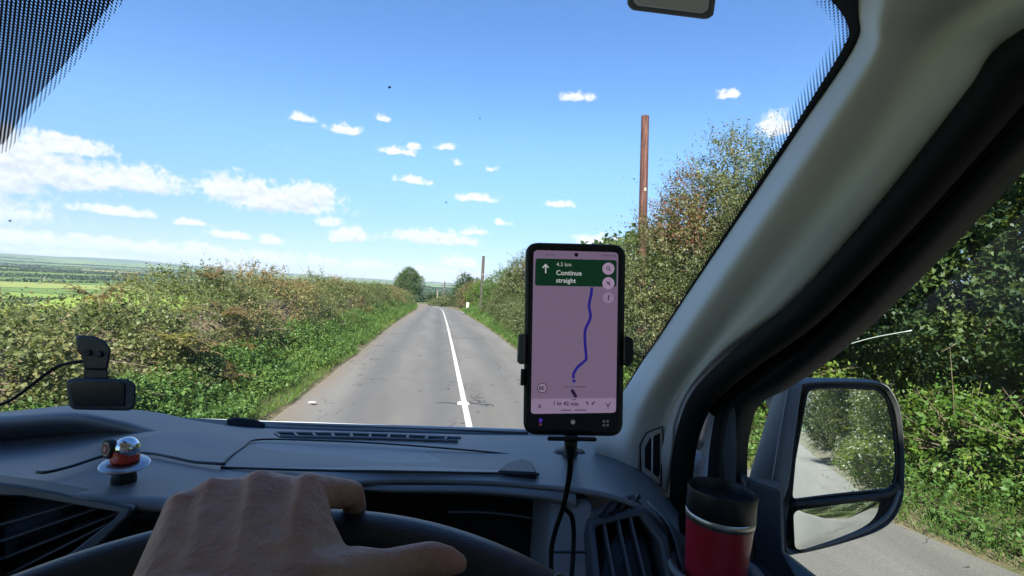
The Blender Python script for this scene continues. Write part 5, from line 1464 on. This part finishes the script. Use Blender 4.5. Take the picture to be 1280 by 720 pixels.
# knuckle and tendon relief on the back of the hand
for k_ in KN:
    p, r_ = KN[k_]; capsule(hand, p + UP * .0012 - FW * .001, MC[k_][0] * .25 + p * .75 - FW * .0018 + UP * .001, r_ * .95, .006)
    n_ = unit(UP * .75 - FW * .65)
    prev = None
    for t in np.linspace(0, .85, 8):
        c_ = p * (1 - t) + MC[k_][0] * t; rr_ = r_ * (1 - t) + MC[k_][1] * t
        c_ = c_ + n_ * (rr_ - .0034 + {'index': .0016, 'middle': .0012, 'ring': .0008, 'little': .0004}[k_] * (1 - t * .8))
        if prev is not None: capsule(hand, prev, c_, .0040, .0040)
        prev = c_
# forearm and sleeve-less upper arm to the shoulder
elb = O + np.array([-.30, .02, -.42]); sho = O + np.array([-.22, -.26, -.16])
chain(hand, [(wrist, .0215), (wrist * .6 + elb * .4, .028), (elb, .038), (elb * .5 + sho * .5, .046), (sho, .055)])
capsule(hand, wrist - RT * .012, wrist + RT * .012, .019, .019)
for k_ in MC: capsule(hand, wrist, MC[k_][0], .019, .015)
me = bpy.data.meshes.new('hand_cage'); me.from_pydata(hand.v, [], hand.f); me.update()
tmp = bpy.data.objects.new('hand_cage', me); COL.objects.link(tmp)
r_ = tmp.modifiers.new('remesh', 'REMESH'); r_.mode = 'VOXEL'; r_.voxel_size = .0016
s_ = tmp.modifiers.new('smooth', 'SMOOTH'); s_.factor = .5; s_.iterations = 16
dg = bpy.context.evaluated_depsgraph_get()
hm_ = bpy.data.meshes.new_from_object(tmp.evaluated_get(dg))
bpy.data.objects.remove(tmp)
def skin_mat():
    M = bpy.data.materials.new('skin'); M.use_nodes = True
    t = M.node_tree; t.nodes.clear(); k = NT(t)
    pos = k.n('ShaderNodeNewGeometry').outputs['Position']
    n1 = k.noise(pos, 45, 4, .6); n2 = k.noise(pos, 420, 3, .6)
    c = k.ramp(n1, [(.3, (.43, .225, .155)), (.5, (.51, .295, .21)), (.7, (.56, .35, .26))])
    c = k.mix(k.math('MULTIPLY', k.n('ShaderNodeAttribute', attribute_name='flush').outputs['Fac'], .75), c, (.55, .20, .15))
    b = k.n('ShaderNodeBsdfPrincipled', ins={'Base Color': c, 'Roughness': .55, 'Specular IOR Level': .4, 'Subsurface Weight': .18, 'Subsurface Scale': .4})
    b.inputs['Subsurface Radius'].default_value = (.012, .005, .003)
    v = k.n('ShaderNodeTexVoronoi', feature='DISTANCE_TO_EDGE', ins={'Vector': pos, 'Scale': 700.0})
    h = k.math('ADD', k.math('MULTIPLY', v.outputs['Distance'], .5), n2)
    big = k.noise(k.vec('MULTIPLY', pos, (1, 1, 1)), 110, 3, .6)
    bn1 = k.n('ShaderNodeBump', ins={'Strength': .4, 'Distance': .0008, 'Height': h})
    bn2 = k.n('ShaderNodeBump', ins={'Strength': .6, 'Distance': .003, 'Height': big, 'Normal': bn1.outputs[0]})
    k.link(bn2.outputs[0], b.inputs['Normal'])
    k.n('ShaderNodeOutputMaterial', ins={0: b.outputs[0]})
    return M
co = np.empty(len(hm_.vertices) * 3, np.float32); hm_.vertices.foreach_get('co', co); co = co.reshape(-1, 3)
fl_v = np.zeros(len(co))
for c_, s_r in [(KN[q_][0], .010) for q_ in KN] + [(F['index'][2][0], .009), (Q(560, 701, .282), .011), (Q(508, 704, .274), .007), (F['index'][1][0], .006)]:
    fl_v = np.maximum(fl_v, np.exp(-((co - c_) ** 2).sum(1) / s_r ** 2))
at = hm_.attributes.new('flush', 'FLOAT', 'POINT'); at.data.foreach_set('value', fl_v.astype(np.float32))
hm_.name = 'person'; hm_.materials.clear(); hm_.materials.append(skin_mat())
hm_.polygons.foreach_set('use_smooth', [True] * len(hm_.polygons))
tag(link_mesh('person', hm_), 'bare left hand and arm of the driver gripping the top of the steering wheel', 'person')

cn = O + 5.2 * ray(1040, 437), O + 4.6 * ray(1140, 413)
tag(MB().tube(catmull(np.array([cn[0], cn[0] * .5 + cn[1] * .5 + [0, 0, .02], cn[1]]), 12), .004, 6).build('glass_streak', mat('streak_pale', (.5, .55, .48), .5), smooth=True), 'thin pale tube standing in for a streak on the side window, in front of the dark trees above the wing mirror', 'streak')  # pale tube stands in for a streak on the side glass

# ------------------------------------------------------------------ hazy air
hzb = MB().box((0, 0, 95), (9300, 9300, 135)).build('haze', None, origin=(0, 0, 0))
M = bpy.data.materials.new('haze_air'); M.use_nodes = True
t = M.node_tree; t.nodes.clear(); k = NT(t)
vp = k.n('ShaderNodeVolumePrincipled', ins={'Color': (.66, .82, 1.0, 1), 'Density': 8.0e-5, 'Anisotropy': 0.0})
ho = k.n('ShaderNodeOutputMaterial', ins={1: vp.outputs[0]})
hzb.data.materials.clear(); hzb.data.materials.append(M)
tag(hzb, 'thin blue haze over the distant valley', None, None, 'stuff')
